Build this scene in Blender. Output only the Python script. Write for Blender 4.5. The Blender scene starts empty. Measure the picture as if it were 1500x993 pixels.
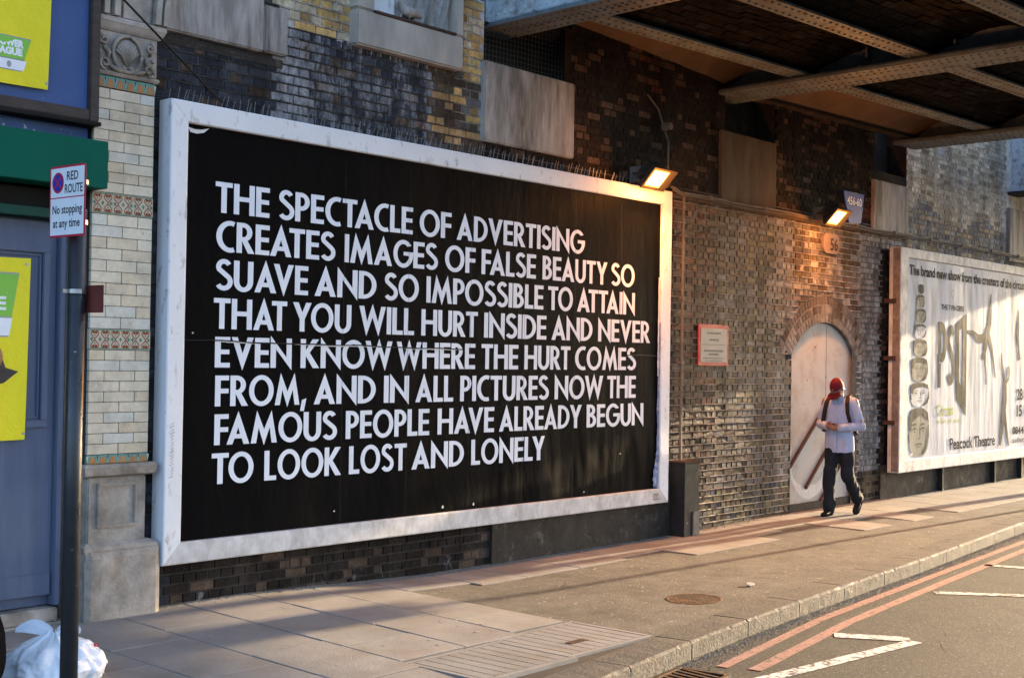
import bpy, bmesh, math, random
import numpy as np
from mathutils import Vector, Matrix
from mathutils.geometry import tessellate_polygon
from math import sin, cos, pi, radians, sqrt, atan2
random.seed(7)
RNG = np.random.default_rng(5)
scene = bpy.context.scene
COL = scene.collection

# ------------------------------------------------------------ camera, sky, sun, exposure
cam_d = bpy.data.cameras.new("camera")
cam_d.sensor_width = 36.0
cam_d.lens = 1949.19 / 1500 * 36.0
cam_d.clip_end = 2000
cam = bpy.data.objects.new("camera", cam_d)
COL.objects.link(cam)
_yaw, _pit, _rol = 0.860660305, 0.0143522774, 0.0160073965
_g = Vector((sin(_yaw) * cos(_pit), cos(_yaw) * cos(_pit), sin(_pit)))
_r = Vector((cos(_yaw), -sin(_yaw), 0))
_u = _r.cross(_g)
_R = _r * cos(_rol) + _u * sin(_rol)
_U = -_r * sin(_rol) + _u * cos(_rol)
CAM = Vector((-5.77793, -8.21148, 1.91527))
cam.matrix_world = Matrix((( _R.x, _U.x, -_g.x, CAM.x), (_R.y, _U.y, -_g.y, CAM.y), (_R.z, _U.z, -_g.z, CAM.z), (0, 0, 0, 1)))
scene.camera = cam

SUN_EL, SUN_OFF = radians(10.3), radians(3.5)      # low sun shining along the wall
world = bpy.data.worlds.new("World")
scene.world = world
world.use_nodes = True
wn = world.node_tree
bg = wn.nodes["Background"]
sky = wn.nodes.new("ShaderNodeTexSky")
sky.sky_type = 'NISHITA'
sky.sun_disc = False
sky.sun_elevation = SUN_EL
sky.sun_rotation = radians(90) + SUN_OFF
sky.air_density = 0.6
sky.dust_density = 2.0
sky.ozone_density = 1.0
wn.links.new(sky.outputs[0], bg.inputs[0])
bg.inputs[1].default_value = 0.15
sun_d = bpy.data.lights.new("sun", 'SUN')
sun_d.energy = 4.0
sun_d.angle = radians(0.5)
sun_d.color = (1.0, 0.75, 0.47)
sun = bpy.data.objects.new("sun", sun_d)
COL.objects.link(sun)
to_sun = Vector((cos(SUN_OFF) * cos(SUN_EL), -sin(SUN_OFF) * cos(SUN_EL), sin(SUN_EL)))
sun.rotation_euler = to_sun.to_track_quat('Z', 'Y').to_euler()
sun.location = (30, -10, 20)
scene.view_settings.view_transform = 'Standard'
scene.view_settings.look = 'None'
scene.view_settings.gamma = 1
scene.view_settings.use_curve_mapping = False
scene.view_settings.exposure = 2.6
scene.cycles.use_denoising = True
scene.cycles.max_bounces = 6

# ------------------------------------------------------------ materials
MATS = {}
def material(name, c, rough=0.8, var=0.25, scale=6.0, bump=0.3, bscale=40.0, c2=None, c2scale=3.0, c2amt=0.5, c2sharp=0.12,
             metal=0.0, spec=0.10, stretch=(1, 1, 1), attr=False, speck=None, speckscale=80.0, speckthr=0.62, bdist=0.004, coat=0.0, grime=False):
    """procedural surface: base colour with two scales of mottling, an optional second colour in patches, specks and relief"""
    m = bpy.data.materials.new(name)
    m.use_nodes = True
    t = m.node_tree
    N, L = t.nodes, t.links
    b = N["Principled BSDF"]
    b.inputs["Roughness"].default_value = rough
    b.inputs["Metallic"].default_value = metal
    b.inputs["Specular IOR Level"].default_value = spec
    b.inputs["Coat Weight"].default_value = coat
    geo = N.new("ShaderNodeNewGeometry")
    mp = N.new("ShaderNodeMapping")
    mp.inputs["Scale"].default_value = stretch
    L.new(geo.outputs["Position"], mp.inputs["Vector"])
    P = mp.outputs[0]
    def noise(s, d=4.0, r=0.6):
        n = N.new("ShaderNodeTexNoise")
        n.inputs["Scale"].default_value = s
        n.inputs["Detail"].default_value = d
        n.inputs["Roughness"].default_value = r
        L.new(P, n.inputs["Vector"])
        return n.outputs["Fac"]
    def rng(x, a, b_, lo, hi):
        r = N.new("ShaderNodeMapRange")
        r.inputs[1].default_value, r.inputs[2].default_value, r.inputs[3].default_value, r.inputs[4].default_value = a, b_, lo, hi
        L.new(x, r.inputs[0])
        return r.outputs[0]
    def mix(f, a, b_, mode='MIX'):
        x = N.new("ShaderNodeMix")
        x.data_type = 'RGBA'
        x.blend_type = mode
        if isinstance(f, float): x.inputs[0].default_value = f
        else: L.new(f, x.inputs[0])
        for v, i in ((a, 6), (b_, 7)):
            if isinstance(v, tuple): x.inputs[i].default_value = (*v[:3], 1)
            else: L.new(v, x.inputs[i])
        return x.outputs[2]
    col = tuple(c)
    if attr:
        at = N.new("ShaderNodeAttribute")
        at.attribute_name = "tone"
        col = at.outputs["Color"]
        # white salts leaching from the bricks where the stored amount allows
        me_ = N.new("ShaderNodeMapping"); me_.inputs["Scale"].default_value = (1.5, 1.0, 0.62); L.new(geo.outputs["Position"], me_.inputs["Vector"])
        ne_ = N.new("ShaderNodeTexNoise"); ne_.inputs["Scale"].default_value = 4.2; ne_.inputs["Detail"].default_value = 9; ne_.inputs["Roughness"].default_value = 0.78
        L.new(me_.outputs[0], ne_.inputs["Vector"]); eff = ne_.outputs["Fac"]
        e2 = N.new("ShaderNodeMath"); e2.operation = 'ADD'
        L.new(eff, e2.inputs[0]); L.new(at.outputs["Alpha"], e2.inputs[1])
        col = mix(rng(e2.outputs[0], 0.97, 1.22, 0.0, 0.8), col, (0.46, 0.46, 0.48))
    if grime:
        # soot and damp in broad uneven washes, drawn out downwards
        mg = N.new("ShaderNodeMapping"); mg.inputs["Scale"].default_value = (1.7, 1.0, 0.55); L.new(geo.outputs["Position"], mg.inputs["Vector"])
        ng = N.new("ShaderNodeTexNoise"); ng.inputs["Scale"].default_value = 1.5; ng.inputs["Detail"].default_value = 9; ng.inputs["Roughness"].default_value = 0.7
        L.new(mg.outputs[0], ng.inputs["Vector"])
        kg = N.new("ShaderNodeCombineColor"); vg = rng(ng.outputs["Fac"], 0.32, 0.68, 0.38, 1.5)
        for i in range(3): L.new(vg, kg.inputs[i])
        col = mix(1.0, col, kg.outputs[0], 'MULTIPLY')
    if c2:
        col = mix(rng(noise(c2scale, 6, 0.65), 1 - c2amt - c2sharp, 1 - c2amt + c2sharp, 0, 1), col, tuple(c2))
    if var:
        k = N.new("ShaderNodeCombineColor")
        v = rng(noise(scale, 8, 0.65), 0.25, 0.75, 1 - var, 1 + var)
        for i in range(3): L.new(v, k.inputs[i])
        col = mix(1.0, col, k.outputs[0], 'MULTIPLY')
    if speck:
        col = mix(rng(noise(speckscale, 2, 0.5), speckthr, speckthr + 0.06, 0, 0.8), col, tuple(speck))
    if isinstance(col, tuple): b.inputs["Base Color"].default_value = (*col, 1)
    else: L.new(col, b.inputs["Base Color"])
    if bump:
        bp = N.new("ShaderNodeBump")
        bp.inputs["Strength"].default_value = bump
        bp.inputs["Distance"].default_value = bdist
        L.new(noise(bscale, 6, 0.65), bp.inputs["Height"])
        L.new(bp.outputs[0], b.inputs["Normal"])
        L.new(rng(noise(bscale * 0.3, 3), 0.3, 0.7, max(0.05, rough - 0.12), min(1, rough + 0.1)), b.inputs["Roughness"])
    MATS[name] = m
    return m

m_brick = material("brick_clay", (0.2, 0.1, 0.06), attr=True, grime=True, var=0.45, scale=22, bump=1.0, bscale=38, rough=0.85, bdist=0.010, spec=0.03)
m_brickgloss = material("worn_smooth_brick_clay", (0.2, 0.1, 0.06), attr=True, grime=True, var=0.45, scale=22, bump=0.9, bscale=34, rough=0.5, bdist=0.008, spec=0.028)
m_mortar = material("lime_mortar", (0.3, 0.28, 0.25), attr=True, grime=True, var=0.35, scale=14, bump=0.9, bscale=60, rough=0.85, bdist=0.006, spec=0.06)
m_conc = material("stained_concrete", (0.34, 0.31, 0.28), var=0.35, scale=5, bump=0.6, bscale=60, c2=(0.10, 0.08, 0.06), c2scale=2.6, c2amt=0.44, stretch=(2.2, 2.2, 0.35))
m_concdark = material("rust_stained_stone", (0.075, 0.058, 0.045), var=0.3, scale=4, bump=0.6, bscale=50, c2=(0.06, 0.035, 0.02), c2scale=2.2, c2amt=0.45, stretch=(2.2, 2.2, 0.35))
m_stone = material("weathered_limestone", (0.36, 0.315, 0.27), var=0.3, scale=7, bump=0.9, bscale=35, c2=(0.13, 0.11, 0.09), c2scale=3.0, c2amt=0.42, c2sharp=0.16, bdist=0.006)
m_slab = material("concrete_paving", (0.225, 0.215, 0.20), var=0.16, scale=2.2, bump=0.7, bscale=55, c2=(0.19, 0.165, 0.14), c2scale=1.9, c2amt=0.44, c2sharp=0.14, speck=(0.13, 0.11, 0.10), speckscale=22, speckthr=0.72)
m_slab2 = material("concrete_paving_worn", (0.245, 0.232, 0.213), var=0.2, scale=3.1, bump=0.7, bscale=60, c2=(0.21, 0.18, 0.155), c2scale=1.7, c2amt=0.42, c2sharp=0.2)
m_gum = material("trodden_gum", (0.30, 0.28, 0.255), var=0.3, scale=30, bump=0.2)
m_bed = material("joint_dirt", (0.05, 0.045, 0.04), bump=0.5)
m_asph = material("patched_asphalt", (0.112, 0.102, 0.088), var=0.3, scale=5, bump=1.0, bscale=90, speck=(0.36, 0.32, 0.27), speckscale=34, speckthr=0.66, c2=(0.075, 0.068, 0.06), c2scale=1.6, c2amt=0.42, c2sharp=0.12, bdist=0.016)
m_road = material("road_asphalt", (0.040, 0.038, 0.035), var=0.3, scale=4, bump=1.0, bscale=120, speck=(0.16, 0.15, 0.13), speckscale=48, speckthr=0.62, bdist=0.016, c2=(0.035, 0.033, 0.03), c2scale=0.9, c2amt=0.4, c2sharp=0.2)
m_kerb = material("granite_kerb", (0.072, 0.067, 0.062), var=0.25, scale=5, bump=1.0, bscale=45, c2=(0.10, 0.085, 0.07), c2scale=3, c2amt=0.42, c2sharp=0.2, speck=(0.17, 0.16, 0.15), speckscale=90, speckthr=0.64, bdist=0.014)
m_grit = material("gutter_grit", (0.25, 0.21, 0.17), var=0.5, scale=60, bump=0.3)
m_redline = material("red_road_paint", (0.31, 0.175, 0.145), var=0.2, scale=12, bump=0.8, bscale=110, c2=(0.09, 0.075, 0.065), c2scale=24, c2amt=0.43, c2sharp=0.05, speck=(0.10, 0.085, 0.07), speckscale=60, speckthr=0.60, bdist=0.006)
m_whiteline = material("white_road_paint", (0.62, 0.60, 0.56), var=0.15, scale=12, bump=0.8, bscale=110, c2=(0.09, 0.08, 0.07), c2scale=22, c2amt=0.46, c2sharp=0.05, speck=(0.12, 0.105, 0.09), speckscale=60, speckthr=0.60, bdist=0.006)
m_iron = material("cast_iron", (0.035, 0.028, 0.022), var=0.4, scale=12, bump=0.6, bscale=60, metal=0.4, rough=0.55, c2=(0.14, 0.07, 0.035), c2scale=9, c2amt=0.4)
m_white = material("weathered_white_paint", (0.68, 0.68, 0.70), var=0.07, scale=3, bump=0.35, bscale=30, c2=(0.36, 0.33, 0.31), c2scale=12, c2amt=0.36, c2sharp=0.07, rough=0.6, speck=(0.20, 0.17, 0.15), speckscale=60, speckthr=0.72, stretch=(1, 1, 0.5))
m_whiteold = material("grimy_white_paint", (0.58, 0.56, 0.55), var=0.12, scale=5, bump=0.4, bscale=30, c2=(0.26, 0.235, 0.21), c2scale=9, c2amt=0.40, c2sharp=0.22, rough=0.65, stretch=(1, 1, 0.6))
m_frameside = material("rusty_frame_side", (0.17, 0.14, 0.125), var=0.3, scale=12, bump=0.5, c2=(0.24, 0.2, 0.18), c2scale=6, c2amt=0.4)
m_poster = material("black_poster_paper", (0.004, 0.004, 0.0045), var=0.3, scale=2, bump=0.5, bscale=9, rough=0.42, spec=0.009, stretch=(1.0, 1, 0.35), bdist=0.012, c2=(0.009, 0.0075, 0.006), c2scale=1.3, c2amt=0.38, c2sharp=0.12, speck=(0.12, 0.12, 0.12), speckscale=30, speckthr=0.80)
m_letter = material("poster_white_ink", (0.68, 0.70, 0.76), var=0.05, scale=3, bump=0.3, bscale=9, rough=0.6, spec=0.05, stretch=(1.0, 1, 0.35), bdist=0.005)
m_seam = material("poster_seam", (0.018, 0.018, 0.021), var=0.5, scale=30, bump=0.2, rough=0.5)
m_torn = material("torn_blue_paper", (0.16, 0.22, 0.34), var=0.5, scale=18, bump=0.8, bscale=30, c2=(0.5, 0.52, 0.56), c2scale=14, c2amt=0.4, bdist=0.01)
m_tornw = material("torn_white_paper", (0.62, 0.60, 0.57), var=0.15, scale=18, bump=0.5, bscale=30)
m_poster2 = material("pale_poster_paper", (0.48, 0.49, 0.54), var=0.07, scale=2, bump=0.35, bscale=5, rough=0.6, spec=0.03, stretch=(1.6, 1, 0.25), bdist=0.02, c2=(0.36, 0.36, 0.35), c2scale=3.0, c2amt=0.4)
m_ink = material("grey_poster_ink", (0.02, 0.02, 0.024), spec=0.006, var=0.35, scale=9, bump=0.5, bscale=8, rough=0.55, stretch=(1.6, 1, 0.4))
m_inkb = material("brown_poster_ink", (0.10, 0.09, 0.068), var=0.35, scale=6, bump=0.5, bscale=8, rough=0.55, stretch=(1.6, 1, 0.4), c2=(0.22, 0.20, 0.165), c2scale=9, c2amt=0.40, spec=0.006)
m_inkskin = material("sepia_poster_ink", (0.29, 0.27, 0.22), spec=0.01, var=0.2, scale=7, bump=0.5, bscale=8, rough=0.55, stretch=(1.6, 1, 0.4))
m_inkgreen = material("green_poster_ink", (0.36, 0.42, 0.12), var=0.15, bump=0.2)
m_girder = material("girder_paint", (0.115, 0.155, 0.18), var=0.25, scale=5, bump=0.5, bscale=40, rough=0.6, c2=(0.085, 0.08, 0.075), c2scale=4, c2amt=0.42, c2sharp=0.15)
m_gdark = material("sooty_iron", (0.028, 0.025, 0.023), var=0.3, scale=6, bump=0.4, c2=(0.09, 0.06, 0.04), c2scale=4, c2amt=0.36)
m_gbrown = material("rust_brown_plate", (0.095, 0.07, 0.052), var=0.25, scale=3, bump=0.5, bscale=30, c2=(0.10, 0.065, 0.04), c2scale=2.5, c2amt=0.42, c2sharp=0.2)
m_gblue = material("peeling_pale_blue_paint", (0.36, 0.43, 0.48), var=0.25, scale=7, bump=0.8, bscale=25, c2=(0.13, 0.12, 0.11), c2scale=9, c2amt=0.40, rough=0.55)
m_wire = material("net_wire", (0.20, 0.21, 0.22), bump=0, var=0, rough=0.5, metal=0.3)
m_blackp = material("black_paint", (0.018, 0.019, 0.022), var=0.4, scale=8, bump=0.25, bscale=40, rough=0.38, spec=0.5, speck=(0.30, 0.30, 0.31), speckscale=32, speckthr=0.735)
m_box = material("dull_black_steel", (0.022, 0.021, 0.020), var=0.3, scale=8, bump=0.3, rough=0.55)
m_pipe = material("painted_conduit", (0.13, 0.11, 0.095), var=0.3, scale=14, bump=0.3, rough=0.6)
m_cable = material("black_cable", (0.012, 0.012, 0.013), var=0, bump=0, rough=0.5)
m_glaze = material("glazed_cream_brick", (0.52, 0.46, 0.36), var=0.10, scale=4, bump=0.12, bscale=30, rough=0.28, spec=0.5, c2=(0.30, 0.27, 0.22), c2scale=6, c2amt=0.38, c2sharp=0.18, speck=(0.12, 0.11, 0.1), speckscale=30, speckthr=0.72)
m_glaze2 = material("glazed_grey_brick", (0.46, 0.45, 0.40), var=0.10, scale=4, bump=0.12, bscale=30, rough=0.28, spec=0.5, c2=(0.28, 0.27, 0.23), c2scale=6, c2amt=0.36, c2sharp=0.18)
m_glaze3 = material("glazed_buff_brick", (0.48, 0.40, 0.29), var=0.12, scale=4, bump=0.12, bscale=30, rough=0.3, spec=0.5, c2=(0.24, 0.21, 0.17), c2scale=6, c2amt=0.38, c2sharp=0.18)
m_tcream = material("tile_cream", (0.48, 0.43, 0.33), bump=0.05, rough=0.25, var=0.1)
m_tred = material("tile_rust_red", (0.26, 0.075, 0.035), bump=0.05, rough=0.3, var=0.2, scale=30)
m_tgreen = material("tile_green", (0.10, 0.19, 0.14), bump=0.05, rough=0.3, var=0.2)
m_torange = material("tile_orange", (0.36, 0.17, 0.07), bump=0.05, rough=0.3, var=0.2)
m_tteal = material("tile_teal", (0.11, 0.25, 0.22), bump=0.05, rough=0.3, var=0.2)
m_bluewood = material("blue_door_paint", (0.085, 0.105, 0.165), var=0.14, scale=3, bump=0.2, bscale=14, rough=0.5, stretch=(4, 4, 0.4), c2=(0.11, 0.13, 0.18), c2scale=2, c2amt=0.4)
m_bluepanel = material("blue_panel", (0.05, 0.09, 0.22), var=0.12, scale=3, bump=0.1, rough=0.5, spec=0.12, speck=(0.3, 0.36, 0.5), speckscale=40, speckthr=0.76)
m_bluespeck = material("blue_flaking_board", (0.045, 0.09, 0.24), var=0.2, scale=3, bump=0.4, rough=0.45, speck=(0.5, 0.55, 0.62), speckscale=26, speckthr=0.67)
m_darkwood = material("dark_timber", (0.055, 0.045, 0.042), var=0.35, scale=5, bump=0.5, bscale=16, stretch=(1, 1, 4), rough=0.6)
m_green = material("green_fascia_paint", (0.002, 0.085, 0.058), var=0.08, scale=3, bump=0.08, rough=0.5, spec=0.05)
m_dgreen = material("dark_green_paint", (0.006, 0.05, 0.04), var=0.15, bump=0.1, rough=0.5)
m_void = material("unlit_recess", (0.012, 0.012, 0.012), var=0.2, bump=0.1)
m_yellow = material("yellow_vinyl", (0.68, 0.60, 0.015), var=0.07, scale=2.5, bump=0.35, bscale=3, rough=0.45, spec=0.2, bdist=0.05)
m_logogreen = material("logo_green", (0.20, 0.46, 0.07), var=0.05, bump=0, rough=0.45)
m_logowhite = material("print_white", (0.70, 0.72, 0.76), var=0.04, bump=0, rough=0.5)
m_logogrey = material("print_grey", (0.28, 0.28, 0.30), var=0.04, bump=0, rough=0.5)
m_signwhite = material("sign_white", (0.68, 0.69, 0.71), var=0.05, scale=10, bump=0.05, rough=0.4)
m_signred = material("sign_red", (0.42, 0.025, 0.05), var=0.1, bump=0.05, rough=0.4)
m_signblue = material("sign_blue", (0.015, 0.045, 0.32), var=0.08, bump=0.05, rough=0.4)
m_signblack = material("sign_black", (0.03, 0.03, 0.035), var=0.1, bump=0, rough=0.5)
m_noticered = material("notice_red", (0.30, 0.02, 0.02), var=0.12, scale=10, bump=0.05, rough=0.45)
m_noticegrey = material("notice_face", (0.24, 0.24, 0.23), var=0.1, scale=10, bump=0.05, rough=0.5)
m_brownplate = material("brown_plate_back", (0.13, 0.035, 0.028), var=0.2, scale=12, bump=0.15, rough=0.5)
m_steel = material("steel_band", (0.3, 0.29, 0.28), var=0.2, metal=0.8, bump=0.1, rough=0.35)
m_panel = material("whitewashed_board", (0.45, 0.43, 0.41), var=0.12, scale=4, bump=0.4, bscale=25, c2=(0.33, 0.28, 0.25), c2scale=4, c2amt=0.44, c2sharp=0.12, speck=(0.24, 0.11, 0.05), speckscale=13, speckthr=0.69)
m_wash = material("limewash_smear", (0.58, 0.55, 0.52), var=0.2, scale=8, bump=0.5, bscale=30)
m_rail = material("rusty_rail", (0.06, 0.035, 0.026), var=0.4, scale=14, bump=0.6, bscale=40)
m_bag = material("white_plastic_bag", (0.66, 0.69, 0.74), var=0.08, scale=9, bump=0.5, bscale=14, rough=0.32, spec=0.5, bdist=0.012)
m_bagred = material("bag_red_print", (0.55, 0.05, 0.06), bump=0, var=0.1)
m_sack = material("black_plastic_sack", (0.006, 0.006, 0.008), bump=0.6, bscale=14, var=0.2, rough=0.5, spec=0.0, bdist=0.012)
m_skin = material("skin", (0.30, 0.14, 0.085), var=0.08, scale=20, bump=0.05, rough=0.55)
m_shirt = material("pale_blue_shirt_cloth", (0.38, 0.42, 0.56), var=0.07, scale=12, bump=1.0, bscale=11, rough=0.9, stretch=(1, 1, 0.5), bdist=0.035)
m_trouser = material("black_trouser_cloth", (0.018, 0.020, 0.024), var=0.2, scale=12, bump=0.7, bscale=11, rough=0.85, bdist=0.02)
m_cap = material("dark_red_cap_cloth", (0.13, 0.014, 0.017), var=0.12, scale=14, bump=0.3, rough=0.8)
m_shoe = material("black_shoe_leather", (0.015, 0.014, 0.014), bump=0.1, rough=0.4)
m_hair = material("dark_hair", (0.015, 0.011, 0.009), bump=0.5, bscale=90, rough=0.6)
m_pack = material("brown_backpack_cloth", (0.030, 0.021, 0.016), var=0.2, bump=0.4, rough=0.8)
m_phone = material("phone_black", (0.015, 0.015, 0.017), bump=0, var=0, rough=0.2)
m_plaque = material("cast_plaque", (0.24, 0.18, 0.15), var=0.15, scale=10, bump=0.3)
m_plaqued = material("cast_plaque_digits", (0.03, 0.022, 0.02), var=0.15, scale=10, bump=0.3)
m_lamp = material("lamp_housing", (0.035, 0.03, 0.026), var=0.2, bump=0.2, rough=0.5)
m_beige = material("cream_window_surround", (0.43, 0.385, 0.33), var=0.12, scale=4, bump=0.3, bscale=25, c2=(0.25, 0.23, 0.20), c2scale=3, c2amt=0.42, c2sharp=0.2, stretch=(1, 1, 0.4))
m_farwall = material("rendered_opposite_wall", (0.22, 0.19, 0.16), var=0.2, scale=1, bump=0.2)
m_skirt = material("dark_rendered_wall_foot", (0.034, 0.029, 0.025), var=0.4, scale=4, bump=0.8, bscale=26, c2=(0.13, 0.115, 0.10), c2scale=7, c2amt=0.33, bdist=0.006)

# ------------------------------------------------------------ mesh helpers
class MB:
    """collects shapes, then links them as one mesh object"""
    def __init__(s):
        s.v, s.f, s.mi, s.tone = [], [], [], []
        s.cur = 0
        s.t = None
    def add(s, vs, fs):
        b = len(s.v)
        s.v += [tuple(p) for p in vs]
        for q in fs:
            s.f.append(tuple(i + b for i in q)); s.mi.append(s.cur); s.tone.append(s.t)
        return s
    def box(s, x0, x1, y0, y1, z0, z1):
        return s.add([(x0,y0,z0),(x1,y0,z0),(x1,y1,z0),(x0,y1,z0),(x0,y0,z1),(x1,y0,z1),(x1,y1,z1),(x0,y1,z1)],
                     [(0,3,2,1),(4,5,6,7),(0,1,5,4),(1,2,6,5),(2,3,7,6),(3,0,4,7)])
    def obox(s, c, u, v, w):
        c, u, v, w = Vector(c), Vector(u), Vector(v), Vector(w)
        vs = [c+a*u+b*v+d*w for d in (-1,1) for a, b in ((-1,-1),(1,-1),(1,1),(-1,1))]
        if u.cross(v).dot(w) < 0: vs = vs[4:] + vs[:4]
        return s.add(vs, [(0,3,2,1),(4,5,6,7),(0,1,5,4),(1,2,6,5),(2,3,7,6),(3,0,4,7)])
    def bar(s, a, b, w, h, up=(0,0,1)):
        a, b = Vector(a), Vector(b)
        d = (b-a); L = d.length; d.normalize()
        r = d.cross(Vector(up)); r.normalize(); n = r.cross(d)
        return s.obox((a+b)/2, d*L/2, r*w/2, n*h/2)
    def tube(s, pts, r, n=8, caps=True):
        pts = [Vector(p) for p in pts]
        rr = r if isinstance(r, (list, tuple)) else [r]*len(pts)
        rings = []
        ref = Vector((0, 0, 1))
        for i, p in enumerate(pts):
            d = (pts[min(i+1, len(pts)-1)] - pts[max(i-1, 0)]).normalized()
            if abs(d.dot(ref)) > 0.95: ref = Vector((1, 0, 0)) if abs(d.x) < 0.9 else Vector((0, 1, 0))
            a = d.cross(ref).normalized(); b = a.cross(d).normalized()
            rings.append([p + a*cos(2*pi*k/n)*rr[i] + b*sin(2*pi*k/n)*rr[i] for k in range(n)])
        vs = [q for g in rings for q in g]
        fs = []
        for i in range(len(pts)-1):
            for k in range(n):
                fs.append((i*n+k, i*n+(k+1)%n, (i+1)*n+(k+1)%n, (i+1)*n+k))
        if caps:
            fs.append(tuple(range(n-1, -1, -1))); fs.append(tuple((len(pts)-1)*n+k for k in range(n)))
        return s.add(vs, fs)
    def loft(s, rings, cap=True):
        n = len(rings[0])
        vs = [q for g in rings for q in g]
        fs = []
        for i in range(len(rings)-1):
            for k in range(n):
                fs.append((i*n+k, i*n+(k+1)%n, (i+1)*n+(k+1)%n, (i+1)*n+k))
        if cap:
            fs.append(tuple(range(n-1, -1, -1))); fs.append(tuple((len(rings)-1)*n+k for k in range(n)))
        return s.add(vs, fs)
    def prism(s, poly, y0, y1, f3=None):
        """polygon in x,z pushed from y0 (front) to y1"""
        n = len(poly)
        if f3 is None: f3 = lambda x, z, y: (x, y, z)
        vs = [f3(x, z, y0) for x, z in poly] + [f3(x, z, y1) for x, z in poly]
        tris = tessellate_polygon([[Vector((x, z, 0)) for x, z in poly]])
        fs = [tuple(t) for t in tris] + [tuple(n+i for i in reversed(t)) for t in tris]
        for i in range(n): fs.append((i, (i+1)%n, n+(i+1)%n, n+i))
        return s.add(vs, fs)
    def flat(s, loops, f3):
        """flat polygon with holes; f3 maps (a,b) to 3D"""
        allp = [p for l in loops for p in l]
        tris = tessellate_polygon([[Vector((a, b, 0)) for a, b in l] for l in loops])
        out = []
        for t in tris:
            a, b, c = (allp[i] for i in t)
            if (b[0]-a[0])*(c[1]-a[1]) - (b[1]-a[1])*(c[0]-a[0]) < 0: t = (t[0], t[2], t[1])
            out.append(tuple(t))
        return s.add([f3(a, b) for a, b in allp], out)
    def ball(s, c, r, n=10, m=7, sc=(1,1,1), rot=None):
        vs, fs = [], []
        for i in range(m+1):
            th = pi*i/m
            for k in range(n):
                ph = 2*pi*k/n
                p = Vector((sin(th)*cos(ph)*r*sc[0], sin(th)*sin(ph)*r*sc[1], cos(th)*r*sc[2]))
                if rot is not None: p = rot @ p
                vs.append(Vector(c)+p)
        for i in range(m):
            for k in range(n):
                fs.append((i*n+k, (i+1)*n+k, (i+1)*n+(k+1)%n, i*n+(k+1)%n))
        return s.add(vs, fs)
    def grid(s, nx, ny, f):
        vs = [f(i/nx, j/ny) for j in range(ny+1) for i in range(nx+1)]
        fs = [(j*(nx+1)+i, j*(nx+1)+i+1, (j+1)*(nx+1)+i+1, (j+1)*(nx+1)+i) for j in range(ny) for i in range(nx)]
        return s.add(vs, fs)
    def mesh(s, name, mat, smooth=False, bevel=0.0):
        me = bpy.data.meshes.new(name)
        me.from_pydata(s.v, [], s.f)
        mats = mat if isinstance(mat, (list, tuple)) else [mat]
        for m in mats: me.materials.append(m)
        if len(mats) > 1: me.polygons.foreach_set("material_index", s.mi)
        if any(t is not None for t in s.tone):
            a = me.attributes.new("tone", 'FLOAT_COLOR', 'FACE')
            a.data.foreach_set("color", [c for t in s.tone for c in (t or (0.1, 0.1, 0.1, 0.0))])
        if smooth: me.polygons.foreach_set("use_smooth", [True]*len(me.polygons))
        if bevel:
            bm = bmesh.new(); bm.from_mesh(me)
            bmesh.ops.remove_doubles(bm, verts=bm.verts, dist=1e-5)
            bmesh.ops.bevel(bm, geom=[e for e in bm.edges if len(e.link_faces) == 2 and e.calc_face_angle(0) > 0.5], offset=bevel, segments=2, affect='EDGES', clamp_overlap=True)
            bm.to_mesh(me); bm.free()
        me.update()
        return me
    def build(s, name, mat, parent=None, smooth=False, bevel=0.0, kind=None):
        return link(name, s.mesh(name, mat, smooth, bevel), parent, kind)

def link(name, data, parent=None, kind=None):
    o = bpy.data.objects.new(name, data)
    COL.objects.link(o)
    if parent is not None: o.parent = parent
    if kind: o["kind"] = kind
    return o
def tag(o, label, cat, group=None):
    o["label"] = label; o["category"] = cat
    if group: o["group"] = group
    return o
def thing(name, label, cat, loc=(0, 0, 0), rotz=0.0, group=None):
    o = bpy.data.objects.new(name, None)
    o.empty_display_size = 0.2
    COL.objects.link(o)
    o.location = loc; o.rotation_euler = (0, 0, rotz)
    return tag(o, label, cat, group)
def rotz_pts(pts, a): return [(x*cos(a)-y*sin(a), x*sin(a)+y*cos(a)) for x, y in pts]
def remeshed(mb, name, mat, parent, voxel, smooth_it=2, wobble=0.0, wscale=8.0):
    """joins overlapping shapes into one continuous skin"""
    me = mb.mesh(name, mat)
    o = bpy.data.objects.new(name, me); COL.objects.link(o)
    md = o.modifiers.new("r", 'REMESH'); md.mode = 'VOXEL'; md.voxel_size = voxel; md.use_smooth_shade = True
    if smooth_it:
        sm = o.modifiers.new("s", 'SMOOTH'); sm.iterations = smooth_it; sm.factor = 0.5
    dg = bpy.context.evaluated_depsgraph_get()
    dg.update()
    new = bpy.data.meshes.new_from_object(o.evaluated_get(dg))
    o.modifiers.clear()
    new.materials.clear(); new.materials.append(mat)
    if wobble:
        from mathutils import noise as mn
        nv = len(new.vertices)
        for v in new.vertices:
            c = v.co
            v.co = c + v.normal * wobble * mn.noise(Vector((c.x*wscale, c.y*wscale, c.z*wscale*0.7)))
    new.polygons.foreach_set("use_smooth", [True]*len(new.polygons))
    new.name = name
    o.data = new
    o.name = name
    o.parent = parent
    return o
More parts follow.
